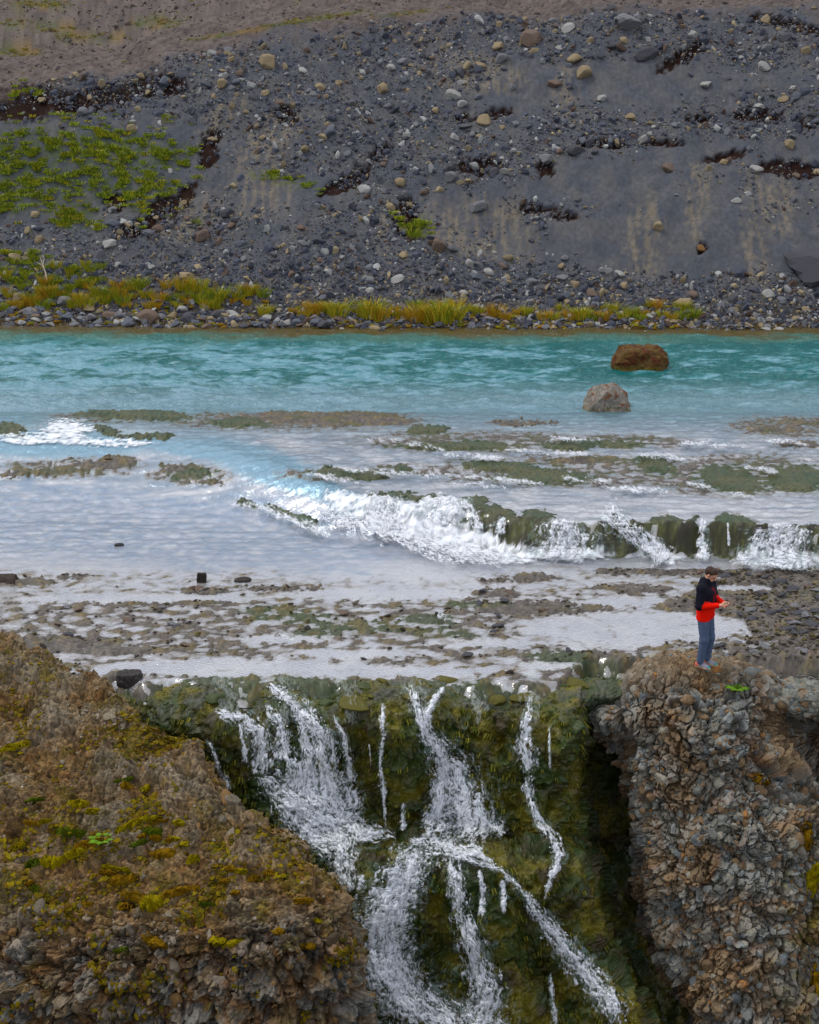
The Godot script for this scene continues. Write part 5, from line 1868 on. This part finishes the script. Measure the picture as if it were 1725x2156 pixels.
func moss_patch(m: PackedFloat32Array, px: float, py: float, rx: float, ry: float, turn: float, thick: float, col: Color, label: String, group: String) -> void:
	var nu := 22
	var nv := 14
	var v := PackedVector3Array()
	var c := PackedColorArray()
	var n := normal_on(m, px, py, maxf(rx, 14.0))
	var cs := cos(deg_to_rad(turn))
	var sn := sin(deg_to_rad(turn))
	for j in nv:
		for i in nu:
			var a := float(i) / (nu - 1) * 2.0 - 1.0
			var b := float(j) / (nv - 1) * 2.0 - 1.0
			var dx := a * rx
			var dy := b * ry
			var qx := px + dx * cs - dy * sn
			var qy := py + dx * sn + dy * cs
			var p := on(m, qx, qy)
			var edge := 1.0 - sqrt(a * a + b * b) + 0.55 * n2.get_noise_3dv(p * 5.0) + 0.25 * nfine.get_noise_3dv(p * 11.0)
			var h := -0.05 + (thick * 1.3 + 0.06) * sqrt(clampf(edge, 0.0, 1.0)) * 1.2 + 0.02 * nfine.get_noise_3dv(p * 16.0)
			if edge < 0.0: h = -0.1
			v.append(p + n * h)
			c.append(col * (1.0 + 0.6 * n2.get_noise_3dv(p * 6.0)))
	var o := obj("moss_patch", grid(nu, nv, v, c, true), M.moss)
	tag(o, label, "moss", group)

func fern(m: PackedFloat32Array, px: float, py: float, size: float, label: String) -> void:
	var root := base("fern", on(m, px, py) * U)
	tag(root, label, "plant")
	for i in 9:
		var v := PackedVector3Array()
		var idx := PackedInt32Array()
		var c := PackedColorArray()
		var a := TAU * i / 9.0 + rr(-0.3, 0.3)
		var out := Vector3(cos(a), 0, sin(a))
		var side := Vector3(-sin(a), 0, cos(a))
		var l := size * rr(0.7, 1.1)
		for k in 9:
			var t := k / 8.0
			var p := out * l * t * 0.8 + Vector3(0, l * (0.9 * t - 0.65 * t * t) + 0.03, 0)
			for s: float in [-1.0, 1.0]:
				var b := v.size()
				var wl := l * 0.3 * sin(PI * (0.12 + 0.85 * t)) * rr(0.8, 1.1)
				v.append_array([p - out * 0.018, p + out * 0.018, p + side * s * wl + out * wl * 0.35 - Vector3(0, wl * 0.2, 0)])
				idx.append_array([b, b + 1, b + 2])
				var col := lin(92, 132, 22) * rr(0.8, 1.25)
				for e in 3: c.append(col)
		obj("frond", tris(v, idx, c), M.leaf, root)

func make_near_details() -> void:
	blocks(outcrop, out_v, out_n, 2300, 290, 0.03, 0.16, 0, angular, func(q: Vector2, p: Vector3) -> float:
		return clampf(0.35 + 1.3 * n1.get_noise_3dv(p * 0.9 + Vector3(5, 5, 5)) + 0.5 * sstep(1900, 2050, q.y) + 0.2 * n2.get_noise_3dv(p * 3.0), 0.03, 1.0))
	blocks(promontory, prom_v, prom_n, 2200, 290, 0.04, 0.13, 1, cubes, func(q: Vector2, p: Vector3) -> float:
		if q.y < 1440.0: return 0.3
		if q.x > 1610.0 and q.y < 1600.0 and q.y > 1480.0 and q.x - 1610.0 > (q.y - 1520.0) * 0.8: return 0.02
		return clampf(0.62 + 1.5 * n1.get_noise_3dv(p * 1.1 + Vector3(25, 5, 5)), 0.05, 1.0))
	blocks(side_rock, side_v, side_n, 500, 120, 0.05, 0.12, 1, cubes, func(_q: Vector2, _p: Vector3) -> float: return 1.0)
	stage("blocks")
	var yellow := lin(150, 134, 14)
	var gold := lin(140, 106, 20)
	var green := lin(84, 96, 20)
	var o := map_out
	for s in [
		[110, 1818, 26, 14, 10, 0.09, yellow, "bright yellow moss cushion shaped like a hook on the left rock"],
		[150, 1803, 44, 9, -28, 0.06, yellow, "long slanting yellow moss strip below the fern"],
		[175, 1783, 40, 9, -25, 0.05, gold, "olive moss strip just left of the fern"],
		[164, 1694, 26, 8, 0, 0.06, yellow, "small yellow moss cushion highest on the left rock"],
		[193, 1708, 22, 7, -8, 0.05, yellow, "small yellow moss strip below the highest cushion"],
		[282, 1734, 44, 8, -22, 0.05, yellow, "arched yellow moss strip in the middle of the left rock"],
		[326, 1722, 20, 7, -10, 0.06, yellow, "yellow moss knob at the end of the arched strip"],
		[322, 1756, 26, 14, 0, 0.06, green, "dark green moss cushion below the arched strip"],
		[250, 1829, 40, 7, 12, 0.04, yellow, "flat yellow moss strip right below the fern"],
		[258, 1852, 40, 12, -12, 0.05, gold, "olive moss patch under the flat yellow strip"],
		[318, 1902, 26, 18, -30, 0.10, yellow, "plump bright yellow moss mound low on the left rock"],
		[285, 1888, 36, 12, 10, 0.05, gold, "olive moss patch touching the plump mound"],
		[380, 1876, 46, 10, -14, 0.05, gold, "long olive moss strip right of the plump mound"],
		[346, 1796, 36, 12, -10, 0.05, gold, "golden moss patch in the middle right of the left rock"],
		[405, 1810, 20, 8, -20, 0.05, yellow, "small yellow moss patch near the middle right"],
		[325, 1984, 30, 14, 20, 0.05, gold, "olive moss patch low above the grey blocks"],
		[458, 1982, 20, 12, 0, 0.07, yellow, "yellow moss cushion at the foot of the left rock"],
		[490, 1986, 26, 8, -20, 0.05, yellow, "yellow moss strip right of the foot cushion"],
		[147, 1753, 40, 12, 10, 0.04, green, "dull green moss patch above the fern"],
		[30, 1572, 50, 8, -14, 0.04, yellow, "yellow moss strip at the left edge of the rock"],
		[590, 1960, 20, 10, 0, 0.06, gold, "golden moss cushion near the right rim of the left rock"]]:
		moss_patch(o, s[0], s[1], s[2], s[3], s[4], s[5], s[6], s[7], "moss on the left rock")
	for i in 34:
		var my := rr(1640, 2010)
		moss_patch(o, rr(10, table([[1640, 440], [1750, 560], [1850, 650], [2010, 690]], my)), my, rr(10, 26), rr(5, 9), rr(-25, 10), 0.045, [gold, gold, green, yellow][i % 4], "small moss dab among many on the left rock", "moss on the left rock")
	var pm := map_prom
	moss_patch(pm, 1712, 1850, 16, 40, 10, 0.05, yellow, "yellow green moss streak at the right edge of the buttress", "moss on the buttress")
	moss_patch(pm, 1700, 1760, 14, 30, 0, 0.05, gold, "olive moss streak at the upper right of the buttress", "moss on the buttress")
	moss_patch(pm, 1718, 2060, 12, 40, 0, 0.05, gold, "olive moss streak at the lower right of the buttress", "moss on the buttress")
	moss_patch(pm, 1600, 1640, 24, 12, 20, 0.04, gold, "olive moss patch in the crook of the buttress", "moss on the buttress")
	# small cushions between, too many to count
	var sx := []
	var sc := []
	var tries := 0
	while sx.size() < 6000 and tries < 90000:
		tries += 1
		var k := rng.randi() % out_v.size()
		var p := out_v[k]
		var q := proj(p)
		var z := 1.7 * n1.get_noise_3dv(p * 0.75 + Vector3(40, 0, 0)) + 0.7 * n2.get_noise_3dv(p * 2.5) + 0.35 * blob([280, 1800, 330, 170], q.x, q.y) - 0.25
		if rng.randf() > z: continue
		var s := rr(0.012, 0.034)
		sx.append(met(ends_up(out_n[k], rr(0, TAU)) * Basis.from_scale(Vector3(s * rr(1.2, 2.4), s * 0.6, s * rr(1.0, 1.8))), p))
		sc.append([lin(126, 104, 22), lin(112, 86, 28), lin(92, 86, 26), lin(138, 120, 20)][rng.randi() % 4] * rr(0.7, 1.2))
	tag(multi("rock_moss", dabs[1], M.moss, sx, sc), "olive and yellow moss spread over the left rock", "moss")
	fern(o, 214, 1778, 0.22, "green fern among yellow moss on the left rock")
	fern(pm, 1552, 1458, 0.24, "bright green fern growing on the buttress behind the man")
	for i in 30:
		var lx := 440.0 + 770.0 * (i + rng.randf()) / 30.0
		var ly := rr(1432, 1478) + 10.0 * sin(lx * 0.02)
		var lp := on(map_cliff, lx, ly)
		var lr := rr(0.09, 0.30)
		var hump := obj("mossy_hump", rounded[rng.randi() % 7], M.mossy_stone if i % 3 else M.green_stone)
		hump.transform = met(Basis(Vector3.UP, rr(0, TAU)) * Basis.from_scale(Vector3(lr * rr(1.0, 1.5), lr * rr(0.4, 0.75), lr)), lp + Vector3(0, -lr * 0.1, 0))
		tag(hump, "moss covered rock hump along the lip of the lower waterfall", "rock", "mossy humps on the cliff lip")
	# hanging moss on the wet face, too fine to count
	var tm := tuft_mesh(14, 0.5, 1.0, 0.10, 0.5, [lin(92, 92, 24), lin(70, 78, 22), lin(112, 104, 34), lin(60, 70, 30)])
	var xf := []
	var cols := []
	while xf.size() < 2500:
		var k := rng.randi() % cliff_v.size()
		var p := cliff_v[k]
		var q := proj(p)
		if q.x > 1235.0 + maxf(q.y - 1850.0, 0.0) * 0.4: continue
		if rng.randf() > 0.5 + n1.get_noise_3dv(p * 0.9) * 1.2: continue
		var s := rr(0.05, 0.12)
		var down := (cliff_n[k] * 0.5 + Vector3(0, -0.8, 0)).normalized()
		xf.append(met(ends_up(down, rr(0, TAU)) * Basis.from_scale(Vector3(s, s * 1.3, s)), p))
		cols.append(Color(1, 1, 1) * rr(0.6, 1.3))
	tag(multi("hanging_moss", tm, M.leaf, xf, cols), "moss hanging on the wet cliff", "moss")
	# chips on the shelf
	var cx := []
	var cc := []
	for k in 5:
		cx.append([])
		cc.append([])
	var singles := 0
	for i in 60000:
		var k := rng.randi() % bed_v.size()
		var p := bed_v[k]
		if -p.z > 30.6 or -p.z < 24.2: continue
		if p.y < shelf_level(-p.z) + 0.005: continue
		var q := proj(p)
		var z := 0.10 + 0.5 * sstep(1350, 1650, q.x) + 0.5 * n2.get_noise_2d(p.x * 1.5, p.z * 1.5)
		if rng.randf() > z: continue
		var r := 0.026 * pow(1.0 - rng.randf() * 0.97, -0.5)
		var b := Basis.from_euler(Vector3(rr(-0.25, 0.25), rr(0, TAU), rr(-0.25, 0.25))) * Basis.from_scale(Vector3(r * 1.2, r, r))
		var mi := rng.randi() % 5
		if r > 0.085 and singles < 120 and q.x > 0 and q.x < 1725:
			singles += 1
			var st := obj("shelf_stone", chips[mi], M[["stone_dark", "stone_brown", "stone_dark", "stone_grey"][singles % 4]])
			st.transform = met(b, p + Vector3(0, r * 0.15, 0))
			tag(st, "flat dark stone lying on the wet rock shelf", "stone", "stones on the rock shelf")
			continue
		cx[mi].append(met(b, p + Vector3(0, r * 0.1, 0)))
		cc[mi].append([lin(78, 72, 66), lin(100, 92, 84), lin(66, 58, 52), lin(120, 112, 104), lin(92, 84, 44)][rng.randi() % 5] * rr(0.7, 1.2))
	for k in 5:
		tag(multi("shelf_rubble", chips[k], M.stones, cx[k], cc[k]), "dark stone chips on the wet rock shelf", "gravel")

func _ready() -> void:
	t_start = Time.get_ticks_msec()
	rng.seed = 71
	var cam := Camera3D.new()
	cam.name = "camera"
	add_child(cam)
	cam.position = Vector3(0, HC, 0) * U
	cam.rotation_degrees = Vector3(-PITCH, 0, 0)
	cam.fov = rad_to_deg(2.0 * atan(1078.0 / F))
	cam.near = 0.1
	cam.far = 1000.0
	cam.current = true
	var env := Environment.new()
	env.background_mode = Environment.BG_SKY
	var sky := Sky.new()
	var sm := ProceduralSkyMaterial.new()
	sm.sky_top_color = Color(0.92, 0.94, 0.98)
	sm.sky_horizon_color = Color(0.93, 0.94, 0.98)
	sm.sky_curve = 0.25
	sm.ground_bottom_color = Color(0.25, 0.25, 0.25)
	sm.ground_horizon_color = Color(0.5, 0.5, 0.5)
	sky.sky_material = sm
	env.sky = sky
	env.background_energy_multiplier = 1.0
	env.tonemap_mode = Environment.TONE_MAPPER_LINEAR
	env.tonemap_exposure = 1.1
	env.sdfgi_enabled = true
	env.ssao_enabled = true
	env.ssil_enabled = true
	var we := WorldEnvironment.new()
	we.name = "environment"
	we.environment = env
	add_child(we)
	var sun := DirectionalLight3D.new()
	sun.name = "sun"
	add_child(sun)
	sun.rotation_degrees = Vector3(-60, -98, 0)
	sun.light_energy = 0.5
	sun.light_angular_distance = 16.0
	sun.light_color = Color(1.0, 0.985, 0.96)
	sun.shadow_enabled = true
	setup_noise()
	make_icos()
	make_materials()
	make_stones()
	stage("start")
	make_hill()
	stage("hill")
	make_river()
	stage("river")
	make_rapids()
	stage("rapids")
	make_cliff()
	stage("cliff")
	make_outcrop()
	stage("outcrop")
	make_promontory()
	stage("promontory")
	make_scree()
	stage("scree")
	make_shore()
	make_grass()
	make_boulders()
	stage("shore")
	make_falls()
	stage("falls")
	make_near_details()
	stage("near")
	make_person()
	stage("person")
	stage("done")

func setup_noise() -> void:
	for n: FastNoiseLite in [n1, n2, nridge, nfine, ncell, ncellv, ndist]:
		n.frequency = 1.0
		n.seed = 5
		n.noise_type = FastNoiseLite.TYPE_SIMPLEX_SMOOTH
	n1.fractal_octaves = 3
	n2.fractal_octaves = 3
	n2.seed = 8
	nridge.fractal_type = FastNoiseLite.FRACTAL_RIDGED
	nridge.fractal_octaves = 3
	nridge.seed = 13
	nfine.fractal_octaves = 2
	nfine.seed = 21
	for n in [ncell, ncellv, ndist]:
		n.noise_type = FastNoiseLite.TYPE_CELLULAR
		n.fractal_type = FastNoiseLite.FRACTAL_NONE
		n.cellular_jitter = 1.0
		n.seed = 33
	ncell.cellular_return_type = FastNoiseLite.RETURN_DISTANCE2_SUB
	ncellv.cellular_return_type = FastNoiseLite.RETURN_CELL_VALUE
	ndist.cellular_return_type = FastNoiseLite.RETURN_DISTANCE
